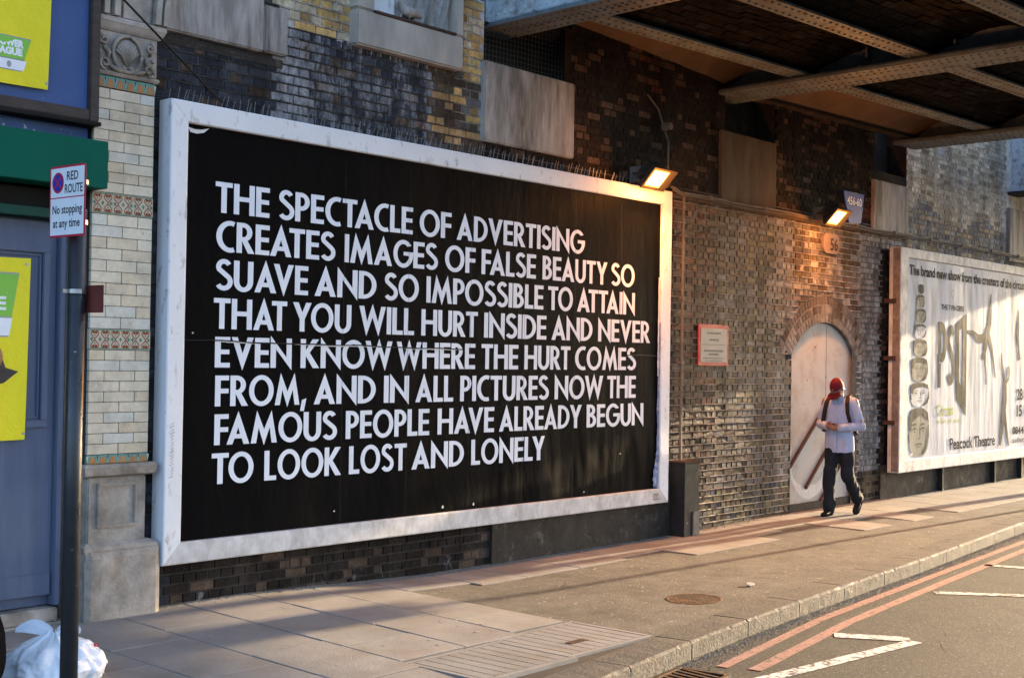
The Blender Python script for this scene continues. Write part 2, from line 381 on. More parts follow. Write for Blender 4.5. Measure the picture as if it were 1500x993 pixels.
def text_mesh(txt, size, xs, mat, name, place, parent, shear=0.0, bold=0.0, align='LEFT', space=1.0):
    """lettering in the built-in face; place maps (a, b) on the sheet to 3D"""
    cu = bpy.data.curves.new(name, 'FONT')
    cu.body = txt; cu.size = size; cu.align_x = align; cu.offset = bold; cu.shear = shear; cu.space_character = space; cu.resolution_u = 3
    o = bpy.data.objects.new(name, cu); COL.objects.link(o)
    dg = bpy.context.evaluated_depsgraph_get(); dg.update()
    me = bpy.data.meshes.new_from_object(o.evaluated_get(dg))
    bpy.data.objects.remove(o); bpy.data.curves.remove(cu)
    xsarr = [v.co.x for v in me.vertices]
    if isinstance(xs, tuple):                      # fit between two positions
        lo, hi = min(xsarr), max(xsarr)
        k = (xs[1]-xs[0])/(hi-lo)
        for v in me.vertices: v.co = Vector(place((v.co.x-lo)*k+xs[0], v.co.y))
    else:
        for v in me.vertices: v.co = Vector(place(v.co.x*xs, v.co.y))
    me.materials.clear(); me.materials.append(mat); me.update()
    if parent is False: return me
    return link(name, me, parent)

# ------------------------------------------------------------ geometric sans capitals (cap height 1), drawn as outlines
def arc(cx, cz, rx, rz, a0, a1, n=14):
    return [(cx+rx*cos(radians(a0+(a1-a0)*i/n)), cz+rz*sin(radians(a0+(a1-a0)*i/n))) for i in range(n+1)]
def stroke(pts, w):
    L, Rr = [], []
    for i, p in enumerate(pts):
        a = pts[max(i-1, 0)]; b = pts[min(i+1, len(pts)-1)]
        dx, dz = b[0]-a[0], b[1]-a[1]; l = math.hypot(dx, dz) or 1
        ww = w[i] if isinstance(w, list) else w
        L.append((p[0]-dz/l*ww/2, p[1]+dx/l*ww/2)); Rr.append((p[0]+dz/l*ww/2, p[1]-dx/l*ww/2))
    return L + Rr[::-1]
S_, H_ = 0.175, 0.155
def glyph(c):
    s, h = S_, H_
    if c == 'T': return 0.54, [[[(0,1),(0,1-h),(.27-s/2,1-h),(.27-s/2,0),(.27+s/2,0),(.27+s/2,1-h),(.54,1-h),(.54,1)]]]
    if c == 'H': return 0.68, [[[(0,0),(0,1),(s,1),(s,.59),(.68-s,.59),(.68-s,1),(.68,1),(.68,0),(.68-s,0),(.68-s,.44),(s,.44),(s,0)]]]
    if c == 'E': return 0.46, [[[(0,0),(0,1),(.46,1),(.46,1-h),(s,1-h),(s,.585),(.44,.585),(.44,.435),(s,.435),(s,h),(.46,h),(.46,0)]]]
    if c == 'F': return 0.44, [[[(0,0),(0,1),(.44,1),(.44,1-h),(s,1-h),(s,.575),(.43,.575),(.43,.42),(s,.42),(s,0)]]]
    if c == 'L': return 0.42, [[[(0,0),(0,1),(s,1),(s,h),(.42,h),(.42,0)]]]
    if c == 'I': return s, [[[(0,0),(0,1),(s,1),(s,0)]]]
    if c == 'A': return 0.72, [[[(0,0),(.36,1.09),(.72,0),(.535,0),(.475,.19),(.245,.19),(.185,0)],[(.30,.335),(.42,.335),(.36,.56)]]]
    if c == 'V': return 0.68, [[[(0,1),(.34,-.09),(.68,1),(.495,1),(.34,.46),(.185,1)]]]
    if c == 'N': return 0.70, [[[(0,0),(0,1.08),(.70-s,.36),(.70-s,1),(.70,1),(.70,-.08),(s,.63),(s,0)]]]
    if c == 'M': return 0.86, [[[(0,0),(.19,1.09),(.43,.46),(.67,1.09),(.86,0),(.685,0),(.61,.52),(.43,-.07),(.25,.52),(.175,0)]]]
    if c == 'W': return 1.02, [[[(0,1),(.28,-.09),(.51,.60),(.74,-.09),(1.02,1),(.835,1),(.715,.44),(.51,1.09),(.305,.44),(.185,1)]]]
    if c == 'Y': return 0.66, [[[(0,1),(.33-s/2,.42),(.33-s/2,0),(.33+s/2,0),(.33+s/2,.42),(.66,1),(.465,1),(.33,.66),(.195,1)]]]
    if c == 'K': return 0.64, [[[(0,0),(0,1),(s,1),(s,.62),(.40,1),(.62,1),(.31,.53),(.64,0),(.42,0),(s,.42),(s,0)]]]
    if c == 'O': return 0.82, [[arc(.41,.5,.41,.52,0,360,36)[:-1], arc(.41,.5,.245,.365,360,0,36)[:-1]]]
    if c == 'C':
        return 0.58, [[arc(.43,.5,.43,.52,70,290,24)+arc(.43,.5,.255,.365,292,68,24)]]
    if c == 'G':
        return 0.78, [[arc(.41,.5,.41,.52,38,360,30)[:-1]+[(.82,.50),(.82,.58),(.42,.58),(.42,.44),(.62,.44)]+arc(.41,.5,.245,.365,340,50,26)]]
    if c == 'D': return 0.64, [[[(0,0),(0,1),(.16,1)]+arc(.16,.5,.48,.5,90,-90,22)[1:-1]+[(.16,0)], [(s,.15),(.20,.15)]+arc(.20,.5,.27,.35,-90,90,18)[1:-1]+[(.20,.85),(s,.85)]]]
    if c == 'P': return 0.50, [[[(0,0),(0,1),(.2,1)]+arc(.2,.69,.30,.31,90,-90,16)[1:-1]+[(.2,.38),(s,.38),(s,0)], [(s,.53),(.22,.53)]+arc(.22,.69,.115,.16,-90,90,10)[1:-1]+[(.22,.85),(s,.85)]]]
    if c == 'R': return 0.56, [[[(0,0),(0,1),(.2,1)]+arc(.2,.69,.30,.31,90,-60,16)[1:]+[(.58,0),(.37,0),(s,.40),(s,0)], [(s,.53),(.22,.53)]+arc(.22,.69,.115,.16,-90,90,10)[1:-1]+[(.22,.85),(s,.85)]]]
    if c == 'B': return 0.52, [[[(0,0),(0,1),(.2,1)]+arc(.2,.745,.26,.255,90,-50,12)[1:]+arc(.2,.29,.32,.29,58,-90,14)[:-1]+[(.2,0)],
                                [(s,.62),(.2,.62)]+arc(.2,.745,.095,.115,-90,90,8)[1:-1]+[(.2,.86),(s,.86)], [(s,.14),(.2,.14)]+arc(.2,.30,.145,.16,-90,90,8)[1:-1]+[(.2,.46),(s,.46)]]]
    if c == 'U': return 0.62, [[[(0,1),(0,.33)]+arc(.31,.33,.31,.35,180,360,18)[1:-1]+[(.62,.33),(.62,1),(.62-s,1),(.62-s,.34)]+arc(.31,.34,.31-s,.21,360,180,14)[1:-1]+[(s,.34),(s,1)]]]
    if c == 'S':
        p = arc(.26,.755,.17,.19,28,200,14) + arc(.26,.285,.20,.215,48,-150,16)
        return 0.52, [[stroke(p, .155)]]
    if c == ',': return 0.2, [[[(.06,.16),(.22,.22),(.14,-.22),(.0,-.22)]]]
    return 0.3, []
def word(mb, txt, x0, x1, z0, cap, f3, gap=0.045):
    kern = {('A','T'):-.13,('T','A'):-.13,('A','V'):-.14,('V','A'):-.14,('A','Y'):-.12,('Y','O'):-.06,('L','Y'):-.08,('F','A'):-.10,('T','O'):-.05,('K','N'):.0,('A','C'):-.03,('C','T'):.0,('R','T'):-.02,('L','T'):-.08,('D','Y'):-.03,('O','W'):-.03,('D','V'):-.02,('T','T'):-.02,('P','O'):-.02,('E','A'):-.02,('L','A'):0,('W','H'):.0,('A','L'):.0,('M',','):-.02,('O','Y'):-.05}
    adv = []; x = 0
    for i, c in enumerate(txt):
        w, g = glyph(c)
        if i: x += gap + kern.get((txt[i-1], c), 0)
        adv.append((x, g)); x += w
    k = (x1-x0)/x
    for ox, shapes in adv:
        for loops in shapes:
            ll = [[(x0+(a+ox)*k, z0+b*cap) for a, b in l] for l in loops]
            mb.flat(ll, f3)

# ------------------------------------------------------------ the long brick wall under and beside the railway bridge
PAL = {'yel': (0.52, 0.33, 0.13), 'yelb': (0.32, 0.195, 0.09), 'soot': (0.034, 0.036, 0.044), 'brown': (0.072, 0.050, 0.038), 'red': (0.095, 0.042, 0.028),
       'grey': (0.108, 0.096, 0.090), 'pale': (0.36, 0.35, 0.33), 'olive': (0.085, 0.068, 0.042), 'dark': (0.022, 0.018, 0.016), 'lgrey': (0.19, 0.18, 0.17), 'slate': (0.05, 0.052, 0.060), 'stock2': (0.30, 0.235, 0.15), 'stock': (0.50, 0.41, 0.28)}
def vnoise(x, z, s, seed=0):
    from mathutils import noise as mn
    return mn.noise(Vector((x*s+seed*17.3, z*s-seed*5.1, seed*3.7)))
def zone(x, z):
    """(list of clay names, white amount, mortar colour) for a place on the wall"""
    n = vnoise(x, z, 1.3, 1); n2 = vnoise(x, z, 3.1, 2)
    if x < 3.3:
        if z > 4.50 + 0.05*n2 and x > 0.9: return ['yel']*4+['yelb']+['stock'], 0.30, (0.42, 0.40, 0.38)
        if x > 2.9 and z > 4.05: return ['yelb', 'brown', 'yel', 'grey'], 0.40, (0.26, 0.24, 0.21)
        if x > 2.55 and z > 3.6: return ['brown', 'yelb', 'olive', 'grey', 'brown'], 0.38, (0.10, 0.09, 0.08)
        if z > 3.6:
            w = 0.58 if 0.9 < x < 1.25 else (0.51 if x > 1.25 else 0.34)
            return (['soot']*4+['slate', 'slate', 'brown'] if n > -0.3 else ['soot', 'soot', 'slate', 'brown', 'slate']), w, (0.07, 0.068, 0.068)
        if x < 0: return ['soot', 'slate', 'dark'], 0.25, (0.04, 0.04, 0.04)
        return ['dark', 'dark', 'dark', 'brown'], 0.28 if z > 0.12 else 0.40, (0.04, 0.035, 0.031)
    if x < 12.45:
        if z > 3.78:
            return (['dark', 'dark', 'brown', 'red'] if n < -0.35 else ['dark', 'dark', 'dark', 'dark', 'dark', 'brown']), 0.30, (0.020, 0.014, 0.011)
        if z < 0.5 and x < 6.7: return ['dark', 'brown'], 0.2, (0.05, 0.045, 0.04)
        if z < 0.42: return ['olive', 'dark', 'brown', 'slate'], 0.25, (0.10, 0.09, 0.07)
        if x < 7.3: return ['brown', 'red', 'brown', 'brown', 'dark', 'brown'], 0.26, (0.07, 0.058, 0.05)
        if x < 8.6:
            if n > 0.12 and z > 2.0: return ['olive', 'dark', 'olive', 'brown', 'grey'], 0.25, (0.065, 0.057, 0.047)
            return ['brown', 'grey', 'grey', 'brown', 'olive'], 0.34, (0.085, 0.073, 0.066)
        if x < 11.0: return ['grey', 'grey', 'brown', 'lgrey', 'olive'] if n2 > -0.1 else ['grey', 'lgrey', 'grey', 'brown'], 0.42, (0.10, 0.09, 0.085)
        if x > 11.60+0.15*n2 and z < 3.5: return ['dark', 'dark', 'brown'], 0.2, (0.03, 0.024, 0.02)  # shadow strip left of the theatre poster's frame, painted into the bricks
        return ['lgrey', 'lgrey', 'grey', 'lgrey'], 0.50, (0.14, 0.132, 0.125)
    if z > 4.15 + 0.3*n: return ['stock', 'stock', 'stock2', 'stock', 'stock2'], 0.50 + 0.16*vnoise(x, z*0.25, 2.0, 4), (0.60, 0.57, 0.52)
    return ['stock2', 'lgrey', 'stock2', 'grey', 'lgrey'], 0.52, (0.30, 0.28, 0.26)

ARC = (10.03, 1.355, 1.09)            # centre and radius of the blocked doorway's arch
def in_arch(x, z, r):
    if abs(x-ARC[0]) < 0.875 + (r-1.09)*0 and z < 2.0: return True
    d = math.hypot(x-ARC[0], z-ARC[1])
    return z >= 1.98 and d < r and (z-ARC[1]) > 0.70*abs(x-ARC[0])
SKIP = [(0.02, 6.02, 0.62, 3.55), (3.27, 4.63, 3.90, 5.25), (7.37, 8.66, 3.75, 5.25), (11.30, 12.45, 3.75, 5.25), (1.64, 2.93, 4.50, 6.3), (-0.3, 0.96, 4.24, 4.62), (-0.3, 0.72, 4.6, 6.3),
        (12.0, 17.9, 0.62, 3.40), (16.35, 17.6, 3.65, 6.3), (6.44, 6.72, 0, 0.82), (3.5, 6.5, 0, 0.62), (11.65, 18.5, 0, 0.50)]
def skip(x0, x1, z0, z1, m=0.0):
    xm, zm = (x0+x1)/2, (z0+z1)/2
    for a, b, c, d in SKIP:
        if a-m < xm < b+m and c-m < zm < d+m: return True
    return in_arch(xm, zm, 1.44) or any(in_arch(a, zm, 1.40) for a in (x0, x1))
def brick_shape(mb, x0, x1, z0, z1, tone, proud=0.0, rnd=random):
    b = 0.004
    ys = [-proud - 0.004 + rnd.uniform(-0.004, 0.004) for _ in range(4)]
    j = lambda: rnd.uniform(-0.002, 0.002)
    mb.t = tone
    vs = [(x0, 0.012, z0), (x1, 0.012, z0), (x1, 0.012, z1), (x0, 0.012, z1),
          (x0+b+j(), ys[0], z0+b+j()), (x1-b+j(), ys[1], z0+b+j()), (x1-b+j(), ys[2], z1-b+j()), (x0+b+j(), ys[3], z1-b+j())]
    mb.add(vs, [(4,5,6,7), (0,1,5,4), (1,2,6,5), (2,3,7,6), (3,0,4,7)])
    mb.t = None
def make_wall(t, x_lo, x_hi, z_hi, n_single=300):
    rows = []
    k = 0
    z = 0.0
    while z < z_hi:
        header = k % 2
        L, step = (0.102, 0.1125) if header else (0.215, 0.225)
        x = x_lo + (0.056 if header else 0) - 0.225
        while x < x_hi:
            a, b = max(x, x_lo), min(x+L, x_hi)
            if b-a > 0.05 and not skip(a, b, z, z+0.065):
                rows.append((a, b, z+0.005, z+0.070))
            x += step
        z += 0.075; k += 1
    def near(r):
        d = (Vector(((r[0]+r[1])/2, 0, (r[2]+r[3])/2)) - CAM)
        # size in view: length foreshortened by the grazing angle
        return -(r[1]-r[0]) * abs(d.y)/d.length / d.length if r[3] > 0.42 or r[0] > 6 else 1
    order = sorted(range(len(rows)), key=lambda i: near(rows[i]))
    single = set(order[:n_single])
    cache = {}
    rest = MB(); rest2 = MB()
    gloss = lambda a, z: 6.4 < a < 9.15 and z < 3.72
    for i, (a, b, z0, z1) in enumerate(rows):
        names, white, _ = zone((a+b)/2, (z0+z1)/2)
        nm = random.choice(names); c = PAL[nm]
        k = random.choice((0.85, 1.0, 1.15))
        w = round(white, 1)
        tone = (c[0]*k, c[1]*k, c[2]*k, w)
        if i in single:
            L = round(b-a, 3)
            key = (L, nm, k, w, random.randrange(2), gloss(a, z0))
            if key not in cache:
                mb = MB(); brick_shape(mb, -L/2, L/2, -0.0325, 0.0325, tone)
                cache[key] = mb.mesh("brick", m_brickgloss if key[5] else m_brick)
            o = link("brick", cache[key], t)
            o.location = ((a+b)/2, random.uniform(-0.002, 0.002), (z0+z1)/2)
            o.rotation_euler = (0, random.uniform(-0.006, 0.006), random.uniform(-0.004, 0.004))
        else:
            brick_shape(rest2 if gloss(a, z0) else rest, a, b, z0, z1, tone, random.uniform(-0.002, 0.003))
    rest.build("brick_courses", m_brick, t, kind="stuff")
    if rest2.v: rest2.build("brick_courses", m_brickgloss, t, kind="stuff")
    # mortar bed behind, coloured by place; the pale pointing stands proud between the courses
    mo = MB()
    z = -0.05
    nz = int((z_hi+0.05)/0.15)
    x = x_lo
    while x < x_hi:
        x1 = min(x+0.30, x_hi)
        for j in range(nz):
            z0 = -0.05 + j*0.15
            xm, zm = (x+x1)/2, z0+0.075
            if any(a < xm < b and c < zm < d for a, b, c, d in SKIP[1:4]) and zm > 4.60: continue
            if in_arch(xm, zm, 1.09+0.1): continue
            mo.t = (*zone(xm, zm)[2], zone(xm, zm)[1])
            mo.add([(x, 0.004, z0), (x1, 0.004, z0), (x1, 0.004, z0+0.15), (x, 0.004, z0+0.15)], [(0, 1, 2, 3)])
        x = x1
    mo.t = None
    mo.build("mortar_bed", m_mortar, t)
    po = MB()
    z = 0.0
    while z < z_hi:
        x = x_lo
        while x < x_hi:
            x1 = min(x + random.uniform(0.03, 0.09), x_hi)
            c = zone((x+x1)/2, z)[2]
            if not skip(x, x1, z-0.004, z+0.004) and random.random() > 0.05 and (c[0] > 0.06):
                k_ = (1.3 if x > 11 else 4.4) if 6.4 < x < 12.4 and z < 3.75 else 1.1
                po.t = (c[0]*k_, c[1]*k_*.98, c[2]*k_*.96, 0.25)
                ya, yb = -0.011+random.uniform(-0.004, 0.003), -0.011+random.uniform(-0.004, 0.003)
                h = 0.0042+random.uniform(-0.001, 0.0018)
                po.add([(x, 0.003, z-h), (x1, 0.003, z-h), (x1, yb, z-h*0.7), (x, ya, z-h*0.7), (x, ya-0.001, z+h*0.5), (x1, yb-0.001, z+h*0.5), (x1, 0.003, z+h), (x, 0.003, z+h)],
                       [(0, 1, 2, 3), (3, 2, 5, 4), (4, 5, 6, 7), (1, 6, 5, 2), (0, 3, 4, 7)])
            x = x1
        z += 0.075
    po.t = None
    po.build("proud_pointing", m_mortar, t, kind="stuff")

wall = thing("brick_wall", "long sooty brick abutment wall under the railway bridge, behind the black poster and the arched doorway", "wall")
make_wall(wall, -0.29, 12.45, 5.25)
up = MB(); up.t = (0.05, 0.045, 0.04, 0.2)
up.box(-3, 12.45, 0.30, 0.9, -0.3, 6.6); up.t = None
up.build("wall_core", m_mortar, wall)
# upper brickwork in the sky-lit bay left of the bridge
tp = MB()
z, k = 5.25, 0
while z < 6.3:
    x = -0.2 + (0.11 if k % 2 else 0)
    while x < 3.25:
        if not skip(x, x+0.215, z, z+0.065):
            c = PAL[random.choice(['yel', 'yelb', 'stock'])]
            brick_shape(tp, x, min(x+0.215, 3.26), z+0.005, z+0.07, (*c, 0.4))
        x += 0.225
    z += 0.075; k += 1
tp.t = (0.42, 0.4, 0.38, 0.3)
tp.add([(-0.2, 0.004, 5.25), (3.26, 0.004, 5.25), (3.26, 0.004, 6.35), (-0.2, 0.004, 6.35)], [(0, 1, 2, 3)])
tp.t = None
tp.build("upper_brick_courses", m_brick, wall, kind="stuff")
# deep pockets where the girders rest
for a, b in ((3.27, 4.63), (7.37, 8.66), (11.30, 12.45)):
    mb = MB()
    mb.add([(a, 0.004, 4.6), (b, 0.004, 4.6), (b, 0.004, 5.8), (a, 0.004, 5.8), (a, 0.29, 4.6), (b, 0.29, 4.6), (b, 0.29, 5.8), (a, 0.29, 5.8)],
           [(4, 5, 6, 7), (0, 4, 7, 3), (5, 1, 2, 6), (0, 1, 5, 4)])
    mb.build("girder_pocket", m_gdark, wall)
dk = MB()
for a, b in ((4.63, 7.37), (8.66, 11.30)): dk.box(a, b, 0.0, 0.28, 5.2, 6.2)
dk.build("wall_top", m_gdark, wall)
# padstones: the big dressed blocks set in the brickwork
def block(name, x0, x1, z0, z1, y, mat, par, bev=0.012):
    return MB().box(x0, x1, y, 0.2, z0, z1).build(name, mat, par, bevel=bev)
block("padstone", 3.275, 4.62, 3.905, 4.65, -0.05, m_conc, wall)
block("padstone", 7.38, 8.65, 3.76, 4.59, -0.04, m_concdark, wall)
block("padstone", 11.31, 12.44, 3.76, 4.46, -0.05, m_conc, wall)
block("concrete_block", -0.27, 0.715, 4.245, 6.3, -0.06, m_conc, wall)
block("concrete_block", 0.72, 0.955, 4.25, 4.615, -0.058, m_conc, wall)
block("mortar_ledge", -0.2, 0.95, 4.15, 4.235, -0.012, m_skirt, wall, 0.01)
# the projecting string course the cables run along
st = MB()
x = 4.66
while x < 12.4:
    w = random.uniform(0.5, 0.7)
    if not (3.2 < x < 4.6):
        st.box(x, min(x+w-0.012, 12.42), -0.045+random.uniform(-0.006, 0.006), 0.1, 3.70, 3.752)
    x += w
st.build("string_course", m_concdark, wall, kind=None)
MB().box(3.5, 6.46, -0.03, 0.1, -0.05, 0.62).build("rendered_wall_foot", m_skirt, wall)
# arch rings of the blocked doorway
cache = {}
for ring in range(3):
    r0 = ARC[2] + 0.004 + ring*0.115
    a0 = 36.5 + ring*0.4
    n = int(radians(180-2*a0) * (r0+0.05) / 0.075)
    for i in range(n):
        a = radians(a0 + (180-2*a0)*(i+0.5)/n)
        key = (ring, random.randrange(5))
        if key not in cache:
            mb = MB(); c = PAL[random.choice(['grey', 'lgrey', 'brown', 'grey', 'grey'])]
            w = 0.030
            w2 = w*(r0+0.105)/r0
            y = -0.004
            mb.t = (*c, 0.35)
            mb.add([(-w, 0.05, 0), (w, 0.05, 0), (w2, 0.05, 0.105), (-w2, 0.05, 0.105), (-w+.003, y, .003), (w-.003, y+random.uniform(-.002, .002), .003), (w2-.003, y, .102), (-w2+.003, y, .102)],
                   [(4, 5, 6, 7), (0, 1, 5, 4), (1, 2, 6, 5), (2, 3, 7, 6), (3, 0, 4, 7)])
            cache[key] = mb.mesh("arch_brick", m_brick)
        o = link("arch_brick", cache[key], wall)
        o.location = (ARC[0]+r0*cos(a), 0, ARC[1]+r0*sin(a))
        o.rotation_euler = (0, pi/2 - a, 0)
# mortar sheet behind the rings, and pointing arcs standing between them
mb = MB(); mb.t = (0.2, 0.18, 0.165, 0.3)
A0, A1 = radians(33), radians(147)
n = 28
outer = [(ARC[0]+1.445*cos(A0+(A1-A0)*i/n), ARC[1]+1.445*sin(A0+(A1-A0)*i/n)) for i in range(n+1)]
inner = [(ARC[0]+1.088*cos(radians(36.6)+(radians(143.4)-radians(36.6))*i/n), ARC[1]+1.088*sin(radians(36.6)+(radians(143.4)-radians(36.6))*i/n)) for i in range(n+1)]
vs = [(x, 0.002, z) for x, z in outer] + [(x, 0.002, z) for x, z in inner]
mb.add(vs, [(n+1+i, i, i+1, n+2+i) for i in range(n)])
for rr in (1.206, 1.321, 1.44):
    pts = [(ARC[0]+rr*cos(A0+(A1-A0)*i/n), -0.003, ARC[1]+rr*sin(A0+(A1-A0)*i/n)) for i in range(n+1)]
    mb.tube(pts, 0.0045, 5)
mb.t = None
mb.build("arch_pointing", m_mortar, wall)
# reveal of the doorway
mb = MB(); mb.t = (0.13, 0.12, 0.11, 0.3)
edge = [(9.155, 0.0)] + [(9.155, 2.005)] + inner[::-1] + [(10.905, 2.005), (10.905, 0.0)]
vs = [(x, 0.004, z) for x, z in edge] + [(x, 0.12, z) for x, z in edge]
m_ = len(edge)
mb.add(vs, [(i, i+1, m_+i+1, m_+i) for i in range(m_-1)])
mb.t = None
mb.build("doorway_reveal", m_mortar, wall)

door = thing("arched_door_panel", "whitewashed arched board blocking the small doorway in the brick wall, behind the walking man", "blocked door", (0, 0, 0))
mb = MB()
pan = [(9.16, 0.13)] + [(9.16, 2.0)] + [(x, z-0.005) for x, z in inner[::-1]] + [(10.90, 2.0), (10.90, 0.13)]
mb.prism(pan, 0.055, 0.11)
mb.build("board", m_panel, door)
MB().box(10.17, 10.176, 0.053, 0.0548, 0.14, 2.40).build("board_joint", m_skirt, door)
MB().box(9.157, 10.903, 0.02, 0.11, 0.0, 0.128).build("threshold", m_skirt, door)
for a, b in (((9.20, 0.60), (10.05, 1.285)), ((9.62, 0.31), (10.42, 0.98)), ((10.02, 0.12), (10.75, 0.72))):
    mb = MB().bar((a[0], 0.035, a[1]), (b[0], 0.035, b[1]), 0.042, 0.035, up=(0, 1, 0))
    mb.build("diagonal_rail", m_rail, door, bevel=0.006)
mb = MB()
for s in range(3):
    p = []
    for i in range(22):
        a = radians(150+s*9+i*11)
        p.append((9.62+0.40*cos(a)*(1+0.05*s)+0.012*i, 0.62+(0.42-0.05*s)*sin(a)+random.uniform(-.01, .01)))
    mb.flat([stroke(p, [0.02+0.045*sin(pi*i/21) for i in range(22)])], lambda a, b, s=s: (a, 0.0535-0.0006*s, max(b, 0.15)))
mb.build("limewash_smear", m_wash, door)

farwall = thing("brick_wall", "pale whitish stock brick wall beyond the railway bridge, above the theatre poster", "wall")
make_wall(farwall, 12.46, 18.6, 6.2)
MB().box(12.45, 40, 0.30, 0.9, -0.3, 6.6).build("wall_core", m_skirt, farwall)
MB().box(18.6, 40, 0.0, 0.29, -0.3, 6.6).build("plain_return", m_farwall, farwall)
block("padstone", 16.36, 17.6, 3.66, 4.55, -0.06, m_conc, farwall)
MB().box(11.66, 18.6, -0.03, 0.1, -0.05, 0.50).build("rendered_wall_foot", m_skirt, farwall)
for xx in (13.62, 15.70, 16.90): MB().box(xx-0.03, xx+0.03, -0.11, -0.033, -0.02, 0.45).build("iron_upright", m_box, farwall)

# ------------------------------------------------------------ stone window surround high on the wall
win = thing("ventilation_window", "cream concrete window surround with slanted grey louvre fins high in the yellow brickwork", "window", (1.64, 0, 4.48))
w = 1.29
MB().box(0, w, -0.10, 0.3, 0.0, 0.30).build("sill_block", m_beige, win, bevel=0.015)
MB().box(0.0, 0.20, -0.10, 0.3, 0.303, 1.7).build("side_jamb", m_beige, win, bevel=0.012)
MB().box(w-0.10, w, -0.10, 0.3, 0.303, 1.7).build("side_jamb", m_beige, win, bevel=0.012)
MB().box(0.2, w-0.1, 0.24, 0.3, 0.303, 1.7).build("dark_back", m_void, win)
MB().box(0.203, 0.50, -0.02, 0.02, 0.305, 1.6).build("white_panel", m_white, win, bevel=0.006)
for i in range(4):
    x = 0.52+i*0.17
    mb = MB()
    mb.prism([(x, 0.31), (x+0.022, 0.31), (x+0.16, 0.75), (x+0.138, 0.75)], -0.06, 0.06)
    mb.build("louvre_fin", m_conc, win)
MB().box(0.2, w-0.1, -0.105, -0.06, 0.298, 0.318).build("rusty_lip", m_rail, win)
bd = thing("pigeon", "small grey pigeon perched inside the high louvred window", "bird", (1.64+0.62, -0.06, 4.80))
mb = MB(); mb.ball((0, 0, 0.075), 0.06, 10, 8, (1.6, 0.85, 0.8)); mb.ball((-0.085, 0, 0.135), 0.032, 8, 6); mb.tube([(-0.06, 0, 0.09), (-0.085, 0, 0.13)], [0.04, 0.028])
mb.tube([(0.06, 0, 0.08), (0.17, 0, 0.06)], [0.045, 0.02]); mb.tube([(-0.11, 0, 0.13), (-0.135, 0, 0.125)], [0.012, 0.003])
mb.tube([(0, 0.02, 0), (0, 0.02, 0.05)], 0.005); mb.tube([(0, -0.02, 0), (0, -0.02, 0.05)], 0.005)
remeshed(mb, "body", m_conc, bd, 0.008)

# ------------------------------------------------------------ railway bridge, turned a little against the wall
BR = -0.078
bridge = thing("railway_bridge", "riveted iron railway bridge with brown girders and brick jack arches crossing over the road", "bridge", (7.36, 0, 5.0), BR)
Y0 = -11.5
def rivets(mb, pts, r, down=True, ax=None):
    """low six-sided rivet heads; pts on a face whose outward normal is ax"""
    ax = Vector(ax) if ax else Vector((0, 0, -1))
    u = ax.orthogonal().normalized(); v = ax.cross(u)
    for p in pts:
        p = Vector(p)
        n = 6
        vs = [p+u*cos(2*pi*k/n)*r+v*sin(2*pi*k/n)*r for k in range(n)] + [p+ax*r*0.62+(u*cos(2*pi*k/n)+v*sin(2*pi*k/n))*r*0.55 for k in range(n)]
        mb.add(vs, [(k, (k+1) % n, n+(k+1) % n, n+k) for k in range(n)]+[tuple(n+k for k in range(n))])
def girder(x0, wfl, h, face_mat):
    mb = MB()
    xc = x0+wfl/2
    mb.box(x0, x0+wfl, Y0, 0.28, 0.0, 0.035)                       # bottom flange plates
    mb.box(x0+0.02, x0+wfl-0.02, Y0, 0.27, 0.036, 0.055)
    mb.box(x0-0.01, x0+wfl+0.01, Y0, 0.27, h-0.05, h)
    mb.box(xc-0.02, xc+0.02, Y0, 0.27, 0.056, h-0.051)
    for s in (-1, 1):                                              # angle irons
        mb.box(min(xc+s*0.021, xc+s*0.12), max(xc+s*0.021, xc+s*0.12), Y0, 0.265, 0.056, 0.07)
        mb.box(min(xc+s*0.021, xc+s*0.036), max(xc+s*0.021, xc+s*0.036), Y0, 0.262, 0.071, 0.17)
        y = -0.8
        while y > Y0:
            mb.box(min(xc+s*0.037, xc+s*0.13), max(xc+s*0.037, xc+s*0.13), y-0.012, y+0.012, 0.172, h-0.052)
            y -= 1.0
    g = mb.build("girder", [face_mat], bridge, bevel=0)
    rv = MB()
    y = 0.2
    ys = []
    while y > -7.0: ys.append(y); y -= 0.085
    pts = []
    for i, yy in enumerate(ys):
        for q in (0.07, 0.20, wfl-0.20, wfl-0.07):
            pts.append((x0+q, yy+(0.04 if q in (0.20, wfl-0.20) else 0), 0.0))
    rivets(rv, pts, 0.019)
    for yy in ys: rivets(rv, [(x0+wfl/2-0.037, yy, 0.12)], 0.016, ax=(-1, 0, 0))
    rv.build("rivet_heads", [face_mat], g, kind="stuff")
    return g
g1 = girder(-3.92, 0.46, 1.45, m_girder)
g2 = girder(0.0, 0.62, 1.05, m_girder)
g3 = girder(4.47, 0.62, 1.25, m_girder)
# pale outer face plate of the near parapet girder
mb = MB(); mb.box(-3.90, -3.875, Y0, 0.25, 0.037, 1.44)
y = -0.25
while y > Y0:
    mb.box(-3.97, -3.901, y-0.015, y+0.015, 0.04, 1.43); y -= 0.62
fp = mb.build("parapet_plate", m_gblue, bridge)
rv = MB()
for zz in (0.10, 0.30, 0.55, 0.8): rivets(rv, [(-3.9, 0.1-0.09*i, zz) for i in range(40)], 0.017, ax=(-1, 0, 0))
rv.build("rivet_heads", m_gblue, fp, kind="stuff")
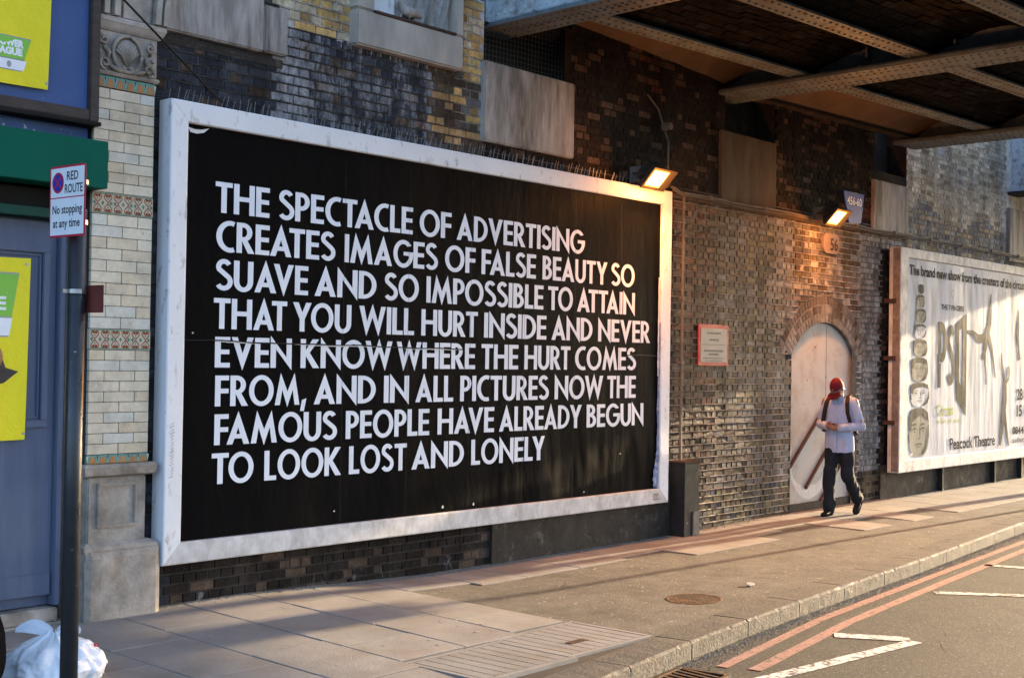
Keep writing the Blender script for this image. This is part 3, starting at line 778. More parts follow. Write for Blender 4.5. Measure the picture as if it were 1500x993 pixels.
# cross joists and the brick jack arches between them
BAYS = [(-3.46, 0.27), (0.35, 4.74)]
rows = [0.10, -1.03]
while rows[-1] > Y0+1.5: rows.append(rows[-1]-1.44)
ab = MB(); jc = 0
for bi, (xa, xb) in enumerate(BAYS):
    for ri, yr in enumerate(rows):
        wj = 0.25 if ri else 0.16
        mb = MB()
        mb.box(xa, xb, yr-wj/2, yr+wj/2, 0.06+0.012, 0.095)
        mb.box(xa, xb, yr-0.012, yr+0.012, 0.096, 0.42)
        mb.box(xa, xb, yr-wj/2, yr+wj/2, 0.42, 0.44)
        j = mb.build("joist", [m_girder if ri else m_gdark], bridge)
        if ri < 5:
            rv = MB(); pts = []
            x = xa+0.06
            while x < xb-0.05:
                pts.append((x, yr-wj*0.27, 0.072)); pts.append((x+0.05, yr+wj*0.27, 0.072)); x += 0.105
            rivets(rv, pts, 0.019 if ri else 0.014)
            rv.build("rivet_heads", [m_girder if ri else m_gdark], j, kind="stuff")
        if ri < len(rows)-1:
            ya, yb = yr-0.02, rows[ri+1]+0.02
            if ri == 0:
                # curved iron plate instead of brick next to the wall
                pl = MB(); n = 12
                def fa(u, v, ya=ya, yb=yb): return (xa+(xb-xa)*u, ya+(yb-ya)*v, 0.10+0.22*sin(pi*v))
                pl.grid(1, n, fa)
                pl.build("arched_plate", m_gbrown, bridge, smooth=True)
            else:
                vt = MB(); n = 15
                for k in range(n):
                    v0, v1 = (k+0.06)/n, (k+0.94)/n
                    def P(v, d=0.0): return (ya+(yb-ya)*v, 0.10+(0.20+d)*sin(pi*v)+d)
                    xx = xa + (0.11 if k % 2 else 0.0)
                    while xx < xb-0.02:
                        x1 = min(xx+0.215, xb)
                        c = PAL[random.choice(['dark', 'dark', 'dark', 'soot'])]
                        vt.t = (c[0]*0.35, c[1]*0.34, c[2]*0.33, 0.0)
                        d = random.uniform(-0.006, 0.003)
                        (p0, q0), (p1, q1), (p2, q2), (p3, q3) = P(v0, 0.01), P(v1, 0.01), P(v0, d-0.004), P(v1, d-0.004)
                        vt.add([(xx, p0, q0), (x1, p0, q0), (x1, p1, q1), (xx, p1, q1), (xx, p2, q2), (x1, p2, q2), (x1, p3, q3), (xx, p3, q3)],
                               [(7, 6, 5, 4), (4, 5, 1, 0), (5, 6, 2, 1), (6, 7, 3, 2), (7, 4, 0, 3)])
                        xx = x1+0.012
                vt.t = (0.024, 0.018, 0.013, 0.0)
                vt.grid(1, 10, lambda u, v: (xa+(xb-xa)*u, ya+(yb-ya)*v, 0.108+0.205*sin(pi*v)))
                vt.t = None
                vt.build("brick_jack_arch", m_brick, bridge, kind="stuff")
MB().box(-3.80, 5.0, Y0, 0.28, 0.46, 0.60).build("deck", m_gdark, bridge)
# bird netting hung under the near corner
nb = MB()
for i in range(30):
    x = -4.06+0.048*i
    nb.tube([(x, -0.10, -0.65), (x, -0.12, 0.45)], 0.0017, 3, False)
for i in range(23):
    z = -0.65+0.048*i
    nb.tube([(-4.06, -0.105, z), (-2.67, -0.105, z)], 0.0017, 3, False)
nb.build("bird_netting", m_wire, bridge, kind="stuff")
# the second bridge beyond
b2 = thing("railway_bridge", "second railway bridge beyond the pale brick wall, grey blue girder at the right edge", "bridge", (16.35, 0, 4.77), BR)
mb = MB(); mb.box(0.05, 0.5, -12.5, 0.25, 0.0, 0.05); mb.box(0.26, 0.30, -12.5, 0.25, 0.051, 2.0); mb.box(0.05, 0.5, -12.5, 0.25, 2.001, 2.05)
g = mb.build("girder", m_gdark, b2)
mb = MB(); mb.box(0.22, 0.255, -12.5, 0.24, 0.052, 2.0)
y = 0.1
while y > -12: mb.box(0.08, 0.219, y-0.02, y+0.02, 0.052, 2.0); y -= 0.75
mb.build("web_plate", m_gblue, b2)
MB().box(0.52, 8.9, -12.5, 0.2, 0.35, 0.9).build("deck", m_gdark, b2)
mb = MB(); mb.box(8.75, 9.3, -12.5, 0.25, 0.0, 0.05); mb.box(9.0, 9.05, -12.5, 0.25, 0.051, 2.3)
mb.build("girder", m_gdark, b2)
# column added out of view to cast the long wide shadow on the pavement
colm = thing("shadow_column", "unseen round dark column added beyond the right edge for its long pavement shadow", "column", (20.5, -1.52, 0))
mb = MB(); mb.tube([(0, 0, 0), (0, 0, 0.25), (0, 0, 0.26), (0, 0, 4.35), (0, 0, 4.4), (0, 0, 4.72)], [0.2, 0.19, 0.12, 0.10, 0.2, 0.22], 16)
mb.build("shaft", m_gdark, colm, smooth=False)
post = thing("unseen_sign_post", "unseen grey sign post with a plain plate, placed beyond the right edge for its pavement shadow", "sign post", (19.0, -2.25, 0))  # unseen post, placed to cast the thin shadow and its wider end
MB().tube([(0, 0, 0), (0, 0, 3.75)], 0.04, 12).build("post", m_pipe, post, smooth=True)
MB().box(0.045, 0.06, -0.26, 0.26, 3.25, 3.70).build("plate", m_logogrey, post)

# ------------------------------------------------------------ ground
KO = [(-40, -7.2), (-9, -4.85), (-3.0, -3.93), (-1, -3.63), (1.09, -3.36), (1.81, -3.245), (3.34, -3.055), (5.2, -2.885), (6.79, -2.75), (10.76, -2.33), (17, -1.95), (26, -1.8), (60, -1.8)]
def kout(x):
    for (a, b), (c, d) in zip(KO, KO[1:]):
        if x <= c: return b+(d-b)*(x-a)/(c-a)
    return KO[-1][1]
KW = 0.30
def kin(x): return kout(x)+KW
def gz(x, y):
    s = min(max((3.0-x)/2.6, 0), 1); s = s*s*(3-2*s)
    return 0.08*s*max(0, 1+y/3.2) + (0.03*max(0, 1+y/2.0) if x > 8 else 0.03*max(0, min(1, (x-7)))*max(0, 1+y/2.0))
ground = MB().add([(-300, -300, -0.16), (300, -300, -0.16), (300, 300, -0.16), (-300, 300, -0.16)], [(0, 1, 2, 3)]).build("ground", m_road, kind="structure")
mb = MB()
xs = [-40, -9, -6, -4, -3, -2, -1, 0, 1.09, 1.81, 2.5, 3.34, 4.2, 5.2, 6, 6.79, 8, 9.5, 10.76, 13, 17, 26, 60]
for x0, x1 in zip(xs, xs[1:]):
    mb.add([(x0, -60, -0.12), (x1, -60, -0.12), (x1, kout(x1)+0.05, -0.12), (x0, kout(x0)+0.05, -0.12)], [(0, 1, 2, 3)])
road = mb.build("road", m_road, kind="structure")
mb = MB()
for x0, x1 in zip(xs, xs[1:]):
    n = 4
    for j in range(n):
        def y_(x, q): return kin(x)*(1-q/n)+0.35*(q/n)
        q = [(x0, y_(x0, j)), (x1, y_(x1, j)), (x1, y_(x1, j+1)), (x0, y_(x0, j+1))]
        mb.add([(a, b, gz(a, b)-0.012) for a, b in q], [(0, 1, 2, 3)])
pave = mb.build("pavement", m_bed, kind="structure")
def slab(name, quad, mat, par, thick=0.05, lift=0.0, gap=0.0045, chip=True):
    """paving stone from four corners (x,y), following the fall of the pavement"""
    cx = sum(p[0] for p in quad)/4; cy = sum(p[1] for p in quad)/4
    q = []
    for x, y in quad:
        dx, dy = cx-x, cy-y
        q.append((x+math.copysign(gap, dx), y+math.copysign(gap, dy)))
    tilt = [random.uniform(-0.0018, 0.0022) for _ in range(4)]
    mb = MB()
    top = [(x, y, gz(x, y)+lift+t) for (x, y), t in zip(q, tilt)]
    ins = 0.006
    top_in = [(x+math.copysign(ins, cx-x), y+math.copysign(ins, cy-y), z) for x, y, z in top]
    rim = [(x, y, z-0.004) for x, y, z in top]
    bot = [(x, y, z-thick) for x, y, z in top]
    vs = [Vector(p)-Vector((cx, cy, 0)) for p in top_in+rim+bot]
    fs = [(0, 1, 2, 3)]
    for k in range(4):
        k2 = (k+1) % 4
        fs += [(4+k, 4+k2, k2, k), (8+k, 8+k2, 4+k2, 4+k)]
    mb.add(vs, fs)
    o = mb.build(name, mat, par)
    o.location = (cx, cy, 0)
    return o
def paving_column(x0, x1, ytop, ybot, start, mats=(m_slab, m_slab, m_slab2), ln=0.9):
    y = ytop+start
    while y > ybot:
        ya, yb = min(y, ytop), y-ln
        if ya-max(yb, ybot) > 0.06 and min(ya-kin(x0), ya-kin(x1)) > 0.05:
            qa = [(x0, max(yb, kin(x0) if ybot < -3.5 else ybot)), (x1, max(yb, kin(x1) if ybot < -3.5 else ybot)), (x1, ya), (x0, ya)]
            slab("paving_slab", qa, random.choice(mats), pave, lift=0.002)
        y = yb
xj = [-4.1, -3.5, -2.9, -2.3, -1.7, -1.1, -0.52, 0.08, 0.68, 1.25, 1.85]
for i, (a, b) in enumerate(zip(xj, xj[1:])):
    if a >= 0.0:
        paving_column(a, b, 0.02, -2.20 if a > 0.9 else -2.30, [0.35, 0.1, 0.55, 0.0][i % 4])
    else:
        paving_column(a, b, 0.40 if b < -0.2 else 0.02, -9, [0.0, 0.45, 0.2, 0.6][i % 4])
x = 1.85; i = 0
while x < 20:
    w = random.choice((0.6, 0.75, 0.9)); i += 1
    yb = -0.72+random.choice((0, 0, 0.0, -0.30, 0.12)) if x < 8 else -0.80-random.choice((0, 0.35, 0.55))
    if x > 10.5: yb = -1.35
    paving_column(x, x+w, 0.02, yb, random.choice((0, 0.15, 0.3)), ln=0.62)
    x += w
# asphalt reinstatement over the outer pavement
mb = MB()
ax = [1.852, 2.2, 2.6, 3.0, 3.34, 4.2, 5.2, 6.0, 6.79, 8.0, 9.5, 10.76, 13, 17, 26, 60]
for x0, x1 in zip(ax, ax[1:]):
    n = 6
    for j in range(n):
        def y_(x, q): return kin(x)*(1-q/n)+(-0.30)*(q/n)
        q = [(x0, y_(x0, j)), (x1, y_(x1, j)), (x1, y_(x1, j+1)), (x0, y_(x0, j+1))]
        mb.add([(a, b, gz(a, b)-0.0065) for a, b in q], [(0, 1, 2, 3)])
mb.build("asphalt_patch", m_asph, pave)
# slotted concrete covers near the kerb
def cover(x0, x1, y0, y1, nx, z=0.0, mat=m_slab):
    """bars with slots between them, running across the pavement"""
    w = (x1-x0)/nx
    mb = MB(); rows_ = 3; L = (y1-y0)/rows_
    for i in range(nx):
        for r in range(rows_):
            off = 0.07 if i % 2 else 0.0
            ya, yb = y0+r*L+off, y0+(r+1)*L+off
            ya, yb = (y0 if r == 0 else ya), (y1 if r == rows_-1 else yb)
            mb.box(x0+i*w+0.0055, x0+(i+1)*w-0.0055, ya, yb, -0.04, 0.0)
            mb.box(x0+(i+1)*w-0.0054, x0+(i+1)*w+0.0054, ya, ya+L*random.uniform(0.28, 0.42), -0.04, -0.0015)
    o = mb.build("slotted_cover", mat, pave); o.location = (0, 0, z)
    f = MB()
    for a, b, c, d in ((x0-0.05, x1+0.05, y0-0.045, y0-0.006), (x0-0.05, x1+0.05, y1+0.006, y1+0.045), (x0-0.05, x0-0.006, y0-0.005, y1+0.005), (x1+0.006, x1+0.05, y0-0.005, y1+0.005)):
        f.box(a, b, c, d, -0.04, 0.001)
    f.build("cover_frame", m_slab2, pave, bevel=0.003).location = (0, 0, z)
cover(1.05, 1.85, -2.90, -2.27, 8, 0.010)
cover(0.13, 0.93, -2.96, -2.37, 8, 0.018)
MB().box(1.28, 1.46, -2.72, -2.66, -0.02, 0.004).build("lifting_key_slot", m_iron, pave).location = (0, 0, 0.010)
# round rusty cover sunk in the asphalt
mb = MB(); n = 28
rim = [(cos(2*pi*k/n), sin(2*pi*k/n)) for k in range(n)]
def ringv(r, z): return [(r*c*1.0, r*s*0.85, z) for c, s in rim]
lay = [ringv(0.262, -0.007), ringv(0.25, -0.003), ringv(0.235, -0.0035), ringv(0.225, -0.0055), ringv(0.0005, -0.0055)]
vs = [p for l in lay for p in l]
mb.add(vs, [(i*n+k, i*n+(k+1) % n, (i+1)*n+(k+1) % n, (i+1)*n+k) for i in range(len(lay)-1) for k in range(n)])
for i in range(-3, 4):
    for j in range(-3, 4):
        if math.hypot(i, j) < 3.4: mb.box(i*0.055-0.022, i*0.055+0.022, j*0.047-0.006, j*0.047+0.006, -0.006, -0.0035)
mh = mb.build("round_cover", m_iron, pave); mh.location = (3.38, -2.32, 0.0)
# kerb stones
from mathutils.noise import noise as mn_
x = -7.0
while x < 40:
    L = random.uniform(0.86, 0.98)
    a, b = Vector((x+0.006, kout(x+0.006), 0)), Vector((x+L-0.006, kout(x+L-0.006), 0))
    d = (b-a); nrm = Vector((-d.y, d.x, 0)).normalized()
    mb = MB(); n = 22
    rings = []
    ph_ = random.random()*50
    for i in range(n+1):
        p = a + d*i/n
        r = lambda s=0.0014: random.uniform(-s, s)
        e = 1 if x < 14 else 0
        c = 0.013+0.022*max(0, mn_(Vector((i*0.55+ph_, 3, 1))))*e+random.uniform(0, 0.003)
        o0 = nrm*0
        rings.append([p+Vector((0, 0, -0.25)), p+nrm*(r()*1.5)+Vector((0, 0, -0.10)), p+nrm*(r(0.002))+Vector((0, 0, -0.05+r())), p+nrm*(r(0.0015))+Vector((0, 0, -c+0.004)),
                      p+nrm*(c)+Vector((0, 0, 0.005+r(0.0012))), p+nrm*(0.15)+Vector((0, 0, 0.006+r(0.0012))), p+nrm*(KW-0.012)+Vector((0, 0, 0.005)), p+nrm*(KW-0.004)+Vector((0, 0, -0.25))])
    for g in rings:
        for q in g: q -= a
    mb.loft([[tuple(q) for q in g] for g in rings])
    ks = mb.build("kerb_stone", m_kerb, pave); ks.location = a
    x += L
# painted lines: sheets 4 mm above the road
def ribbon(pts, w, mat, name, z=-0.116, x0=None):
    mb = MB()
    P = [Vector((a, b, 0)) for a, b in pts]
    Lf, Rt = [], []
    for i, p in enumerate(P):
        d = (P[min(i+1, len(P)-1)]-P[max(i-1, 0)]).normalized(); nn = Vector((-d.y, d.x, 0))
        j = 0.0
        Lf.append((p+nn*(w/2+random.uniform(-.003, .003)))); Rt.append((p-nn*(w/2+random.uniform(-.003, .003))))
    vs = [(q.x, q.y, z) for q in Lf+Rt]; n = len(P)
    mb.add(vs, [(n+i, n+i+1, i+1, i) for i in range(n-1)])
    return mb.build(name, mat, road)
def dense(pts, step=0.25):
    out = []
    for (a, b), (c, d) in zip(pts, pts[1:]):
        m = max(1, int(math.hypot(c-a, d-b)/step))
        out += [(a+(c-a)*i/m, b+(d-b)*i/m) for i in range(m)]
    return out+[pts[-1]]
ribbon(dense([(1.90, -3.50), (3.85, -3.19), (6.31, -2.965), (9.35, -2.70), (14, -2.35), (30, -2.2)]), 0.085, m_redline, "red_line")
ribbon(dense([(1.98, -3.705), (3.95, -3.40), (6.35, -3.165), (9.35, -2.90), (14, -2.55), (30, -2.4)]), 0.095, m_redline, "red_line")
ribbon(dense([(3.40, -3.55), (3.66, -4.03)]), 0.16, m_whiteline, "white_mark")
ribbon(dense([(3.62, -4.09), (1.75, -3.87), (0.6, -3.95)]), 0.12, m_whiteline, "white_line")
ribbon(dense([(5.75, -3.33), (6.25, -4.05), (6.6, -4.6)]), 0.13, m_whiteline, "white_mark")
ribbon(dense([(7.72, -3.02), (7.95, -3.75), (8.1, -4.2)]), 0.13, m_whiteline, "white_mark")
ribbon(dense([(5.95, -4.55), (7.2, -4.42)]), 0.12, m_whiteline, "white_line")
# gutter grit
gb = MB()
for _ in range(5200):
    x = random.uniform(1.0, 15); o_ = abs(random.gauss(0, 0.09))
    y = kout(x)-0.012-o_
    r = random.uniform(0.0025, 0.008)
    c = Vector((x, y, -0.119+r*0.4)); a = random.random()*6
    pts = [c+Vector((r*cos(a+k*2.09), r*sin(a+k*2.09), -r*0.6)) for k in range(3)]+[c+Vector((0, 0, r*0.6))]
    gb.add(pts, [(0, 1, 3), (1, 2, 3), (2, 0, 3)])
gb.build("gutter_grit", m_grit, kind="stuff")
# grit and leaf crumbs along the foot of the wall
gb = MB()
for _ in range(2600):
    x = random.uniform(-0.1, 16)
    y = -0.015-abs(random.gauss(0, 0.05))
    r = random.uniform(0.003, 0.011)
    c = Vector((x, y, gz(x, y)+0.004)); a = random.random()*6
    pts = [c+Vector((r*cos(a+k*2.09), r*sin(a+k*2.09), -r*0.4)) for k in range(3)]+[c+Vector((0, 0, r*0.6))]
    gb.add(pts, [(0, 1, 3), (1, 2, 3), (2, 0, 3)])
gb.build("wall_foot_grit", m_grit, kind="stuff")
lb = MB()
for _ in range(190):
    x = random.uniform(-0.5, 11); y = random.uniform(kin(x)+0.1, -0.15)
    if 0.0 < x < 1.95 and y < -2.2: continue
    r = random.uniform(0.006, 0.017)
    z = gz(x, y)+(-0.0045 if x > 1.9 and y < -0.9 else 0.0052)
    pts = [(x+r*cos(k*pi/3)*random.uniform(.7, 1.2), y+r*sin(k*pi/3)*random.uniform(.7, 1.2), z) for k in range(6)]
    lb.add(pts, [tuple(range(6))])
lb.build("trodden_gum", m_gum, kind="stuff")
# hairline cracks wandering over the asphalt and the road
ck = MB()
for (x, y, a, L, z) in ((2.6, -1.1, -0.4, 1.3, 0), (4.4, -1.5, 0.2, 1.6, 0), (6.2, -2.1, -0.15, 1.4, 0), (5.2, -0.95, -1.2, 0.9, 0), (8.2, -1.4, 0.1, 1.8, 0), (3.2, -4.6, 0.5, 1.8, 1), (4.6, -3.9, 0.15, 2.0, 1), (7.0, -3.6, 0.1, 2.2, 1)):
    n = 26; P = []
    for i in range(n):
        P.append((x, y)); a += random.uniform(-0.35, 0.35); x += L/n*cos(a); y += L/n*sin(a)
    zz = (lambda q, w: -0.1175) if z else (lambda q, w: gz(q, w)-0.0042)
    ck.flat([stroke(P, [0.002+0.005*random.random() for _ in range(n)])], lambda q, w: (q, w, zz(q, w)))
ck.build("surface_cracks", m_bed, kind="stuff")
# road gully in the channel
gl = thing("road_gully", "cast iron gully grate in the road channel beside the kerb", "drain", (1.36, -3.54, -0.118), 0.13)
f = MB()
for a, b, c, d in ((-0.34, 0.34, 0.155, 0.19), (-0.34, 0.34, -0.19, -0.155), (-0.34, -0.305, -0.154, 0.154), (0.305, 0.34, -0.154, 0.154)): f.box(a, b, c, d, -0.03, 0.012)
f.build("frame", m_iron, gl, bevel=0.004)
MB().add([(-0.3, -0.154, -0.028), (0.3, -0.154, -0.028), (0.3, 0.154, -0.028), (-0.3, 0.154, -0.028)], [(0, 1, 2, 3)]).build("dark_pit", m_void, gl)
for i in range(9):
    x = -0.27+i*0.066
    MB().bar((x-0.03, -0.15, 0.0), (x+0.05, 0.15, 0.0), 0.026, 0.02).build("bar", m_iron, gl)
# crumpled paper scrap near the cover
lt = MB(); 
for k in range(3): lt.obox((0.02*k, 0.015*(k % 2), 0.008), (0.03, 0.01, 0.004), (-0.006, 0.02, 0.006), (0, 0, 0.003))
s = lt.build("paper_scrap", m_conc); s.location = (4.25, -2.32, 0.0); tag(s, "small flattened grey scrap of litter on the asphalt pavement right of the round cover", "litter")

# ------------------------------------------------------------ billboards
def frame_rails(t, xo0, xo1, zo0, zo1, xi0, xi1, zi0, zi1, yf, yb, yi, mats, side=None):
    """four mitred rails; the face slopes in slightly towards the poster"""
    o = [(xo0, zo0), (xo1, zo0), (xo1, zo1), (xo0, zo1)]
    n_ = [(xi0, zi0), (xi1, zi0), (xi1, zi1), (xi0, zi1)]
    for k in range(4):
        k2 = (k+1) % 4
        A, B, C_, D = o[k], o[k2], n_[k2], n_[k]
        g = 0.0015
        d = Vector((B[0]-A[0], B[1]-A[1])).normalized()*g
        A = (A[0]+d.x, A[1]+d.y); D = (D[0]+d.x, D[1]+d.y); B = (B[0]-d.x, B[1]-d.y); C_ = (C_[0]-d.x, C_[1]-d.y)
        mb = MB()
        N = 24
        def lerp(p, q, s): return (p[0]+(q[0]-p[0])*s, p[1]+(q[1]-p[1])*s)
        rings = []
        for i in range(N+1):
            s = i/N
            p, q = lerp(A, B, s), lerp(D, C_, s)
            w = random.uniform(-0.0015, 0.0015)
            rings.append([(p[0], yb, p[1]), (p[0], yf+0.006+w, p[1]), (p[0]+(q[0]-p[0])*0.06, yf+w, p[1]+(q[1]-p[1])*0.06), (p[0]+(q[0]-p[0])*0.94, yf+0.004+w, p[1]+(q[1]-p[1])*0.94), (q[0], yf+0.012, q[1]), (q[0], yi, q[1])])
        mb.loft(rings)
        m = mats[k] if isinstance(mats, (list, tuple)) else mats
        mb.build("frame_rail", m, t)
bb = thing("billboard", "large black poster with white capital lettering in a white painted frame", "billboard")
frame_rails(bb, -0.185, 6.21, 0.395, 3.735, -0.03, 6.045, 0.55, 3.582, -0.16, -0.012, -0.105, [m_whiteold, m_white, m_white, m_white])
from mathutils import noise as mn
def wr(x, z):
    """creases and bubbles of pasted paper"""
    y = 0.004*mn.noise(Vector((x*1.6, z*0.6, 0.3))) + 0.0016*mn.noise(Vector((x*7.5, z*1.3, 4.0)))
    lowr = max(0, min(1, (x-2.2)/2.5))*max(0, min(1, (1.7-z)/0.8))
    y += lowr*0.018*mn.noise(Vector((x*2.6, z*1.1, 9.0))) + lowr*0.006*mn.noise(Vector((x*9, z*2.5, 2.0)))
    return y
PY = -0.122
mb = MB()
mb.grid(260, 90, lambda u, v: (-0.02+6.075*u, PY+0.002+wr(-0.02+6.075*u, 0.555+3.02*v), 0.555+3.02*v))
mb.build("poster_sheet", m_poster, bb, smooth=True)
LINES = [(2.96, [('THE', 0.237, 0.744), ('SPECTACLE', 0.833, 2.3), ('OF', 2.384, 2.784), ('ADVERTISING', 2.853, 4.71)]),
(2.673, [('CREATES', 0.251, 1.419), ('IMAGES', 1.52, 2.614), ('OF', 2.708, 3.105), ('FALSE', 3.186, 3.961), ('BEAUTY', 4.061, 5.101), ('SO', 5.168, 5.576)]),
(2.385, [('SUAVE', 0.251, 1.145), ('AND', 1.213, 1.884), ('SO', 1.975, 2.387), ('IMPOSSIBLE', 2.481, 4.08), ('TO', 4.152, 4.537), ('ATTAIN', 4.606, 5.589)]),
(2.098, [('THAT', 0.242, 0.936), ('YOU', 0.995, 1.61), ('WILL', 1.695, 2.337), ('HURT', 2.425, 3.147), ('INSIDE', 3.236, 4.132), ('AND', 4.211, 4.865), ('NEVER', 4.961, 5.868)]),
(1.811, [('EVEN', 0.26, 0.99), ('KNOW', 1.081, 2.082), ('WHERE', 2.131, 3.122), ('THE', 3.207, 3.722), ('HURT', 3.812, 4.51), ('COMES', 4.586, 5.618)]),
(1.523, [('FROM,', 0.267, 1.143), ('AND', 1.226, 1.896), ('IN', 1.99, 2.286), ('ALL', 2.366, 2.841), ('PICTURES', 2.931, 4.181), ('NOW', 4.274, 5.055), ('THE', 5.126, 5.626)]),
(1.236, [('FAMOUS', 0.267, 1.473), ('PEOPLE', 1.571, 2.541), ('HAVE', 2.644, 3.395), ('ALREADY', 3.465, 4.706), ('BEGUN', 4.787, 5.768)]),
(0.947, [('TO', 0.249, 0.636), ('LOOK', 0.739, 1.528), ('LOST', 1.612, 2.273), ('AND', 2.331, 2.997), ('LONELY', 3.093, 4.135)])]
for zb, ws in LINES:
    mb = MB()
    for txt, a, b in ws:
        word(mb, txt, a, b, zb, 0.228, lambda x, z: (x, PY-0.0025+wr(x, z), z))
    mb.build("lettering_line", m_letter, bb)
# paste-up seams, a lifted crease across the fifth line, torn edge at the right
sm = MB()
for x in (1.52, 2.26, 3.05, 3.80, 4.57, 5.33):
    pts = []
    z = 0.57
    while z < 3.56:
        pts.append((x+random.uniform(-.0015, .0015), z)); z += 0.06
    sm.grid(1, len(pts)-1, lambda u, v, pts=pts: (pts[round(v*(len(pts)-1))][0]+0.003*u, PY-0.0045+wr(x, pts[round(v*(len(pts)-1))][1]), pts[round(v*(len(pts)-1))][1]))
sm.build("sheet_seam", m_seam, bb)
def crx(x): return 2.004+0.008*mn.noise(Vector((x*2, 0, 0)))-0.008*x
for (xa, xb, amp) in ((-0.02, 2.95, 0.014), (5.45, 6.0, 0.006)):
    n = int((xb-xa)/0.025); cr = MB()
    cr.grid(n, 3, lambda u, v, xa=xa, xb=xb, amp=amp: (xa+(xb-xa)*u, PY-0.005-amp*sin(pi*min(1, v*1.0)*0.9)*(0.4+0.6*abs(mn.noise(Vector((u*9, 1, 0))))), crx(xa+(xb-xa)*u)+0.010*(1-v)-0.002*sin(u*40)))
    cr.build("lifted_crease", [m_seam], bb)
cr = MB()
for (xa, xb) in ((0.25, 0.62), (1.0, 1.9), (2.2, 2.9)):
    pts = [(xa+(xb-xa)*i/20, crx(xa+(xb-xa)*i/20)-0.004+random.uniform(-.002, .002)) for i in range(21)]
    cr.flat([stroke(pts, [0.001+0.006*sin(pi*i/20) for i in range(21)])], lambda a, b: (a, PY-0.021, b))
cr.build("paper_curl", m_tornw, bb)
tr = MB()
n = 60
def tore(v, s): return 6.028-(0.010+0.028*abs(mn.noise(Vector((v*6, s, 0))))+(0.10*max(0, 0.22-v)/0.22)*(0.5+abs(mn.noise(Vector((v*30, 2, 0))))))
tr.grid(6, n, lambda u, v: (tore(v*0.9, 1)+(6.04-tore(v*0.9, 1))*u, PY-0.010-0.012*sin(u*pi)-0.014*abs(mn.noise(Vector((u*3, v*20, 0)))), 0.565+1.95*v*0.9))
tr.cur = 0
tr.build("torn_edge", m_torn, bb)
tr = MB()
tr.grid(2, 30, lambda u, v: (6.005+0.035*u+0.008*mn.noise(Vector((v*12, 0, 0))), PY-0.012-0.006*sin(u*pi), 1.75+1.05*v))
tr.build("torn_paper_strip", m_tornw, bb)
tr = MB(); tr.flat([[(-0.02, 3.555), (0.0, 3.52), (0.06, 3.515), (0.12, 3.53), (0.17, 3.57), (0.10, 3.55), (0.04, 3.545)]], lambda a, b: (a, PY-0.006, b)); tr.build("torn_corner", m_tornw, bb)
tr = MB()
for (x, z, r) in ((2.72, 0.60, .016), (3.12, 0.595, .014), (4.75, 0.60, .010), (5.35, 0.95, .010), (1.45, 0.66, .008), (0.05, 2.06, .008)):
    tr.flat([[(x+r*cos(k)*random.uniform(.5, 1.3), z+r*sin(k)*random.uniform(.5, 1.2)) for k in (0, .9, 1.8, 2.7, 3.6, 4.5, 5.4)]], lambda a, b: (a, PY-0.014+wr(a, b)*0.3, b))
tr.build("paper_flecks", m_tornw, bb, kind="stuff")
# scribbled graffiti on the frame, and a faint red stamp
sc = MB()
zz = 1.02
for i in range(9):
    pts = [(-0.155+random.uniform(0, .02), zz), (-0.115+random.uniform(-.01, .01), zz+0.012), (-0.15+random.uniform(0, .02), zz+0.024), (-0.118, zz+0.036)]
    sc.flat([stroke(pts, 0.0055)], lambda a, b: (a, -0.1665, b)); zz += 0.045
sc.build("graffiti_scrawl", m_logogrey, bb)
sc = MB()
for q in ([(5.92, .44), (6.02, .44), (6.02, .50), (5.92, .50), (5.92, .44)], [(5.94, .455), (5.94, .487), (5.965, .487), (5.965, .455), (5.985, .455), (5.985, .487), (6.0, .487)]):
    sc.flat([stroke(q, 0.007)], lambda a, b: (a, -0.1625, b))
sc.build("red_stamp", m_rail, bb)
# bird spikes standing along the top rail
sp = MB()
x = -0.12
while x < 6.0:
    h = random.uniform(0.085, 0.12); dx = random.uniform(-0.02, 0.02)
    y = -0.05+random.uniform(-.02, .03)
    sp.tube([(x, y, 3.735), (x+dx, y-0.03, 3.735+h)], 0.003, 3, False)
    x += random.uniform(0.035, 0.062)
sp.build("bird_spikes", m_wire, bb, kind="stuff")

# second billboard: theatre poster
b2b = thing("billboard", "theatre show poster in a rusty white frame at the right, lower half in sunlight", "billboard")
frame_rails(b2b, 11.80, 18.0, 0.40, 3.555, 12.07, 17.86, 0.575, 3.42, -0.23, -0.06, -0.19, [m_whiteold]*4)
MB().box(11.786, 11.798, -0.222, -0.12, 0.42, 3.54).build("rusty_side_plate", m_frameside, b2b)
for z in (1.1, 2.0, 2.8): MB().box(11.76, 11.785, -0.17, 0.0, z-0.03, z+0.03).build("bracket", m_rail, b2b)
Y2 = -0.200
def wr2(x, z): return 0.008*mn.noise(Vector((x*1.8, z*0.5, 1.3)))+0.0022*mn.noise(Vector((x*7, z*1.2, 7)))+0.0018*mn.noise(Vector((x*3, z*4, 3)))
mb = MB(); mb.grid(300, 90, lambda u, v: (12.072+5.79*u, Y2+wr2(12.072+5.79*u, 0.577+2.84*v), 0.577+2.84*v))
mb.build("poster_sheet", m_poster2, b2b, smooth=True)
P2 = lambda a, b: (a, Y2-0.006+wr2(a, b), b)
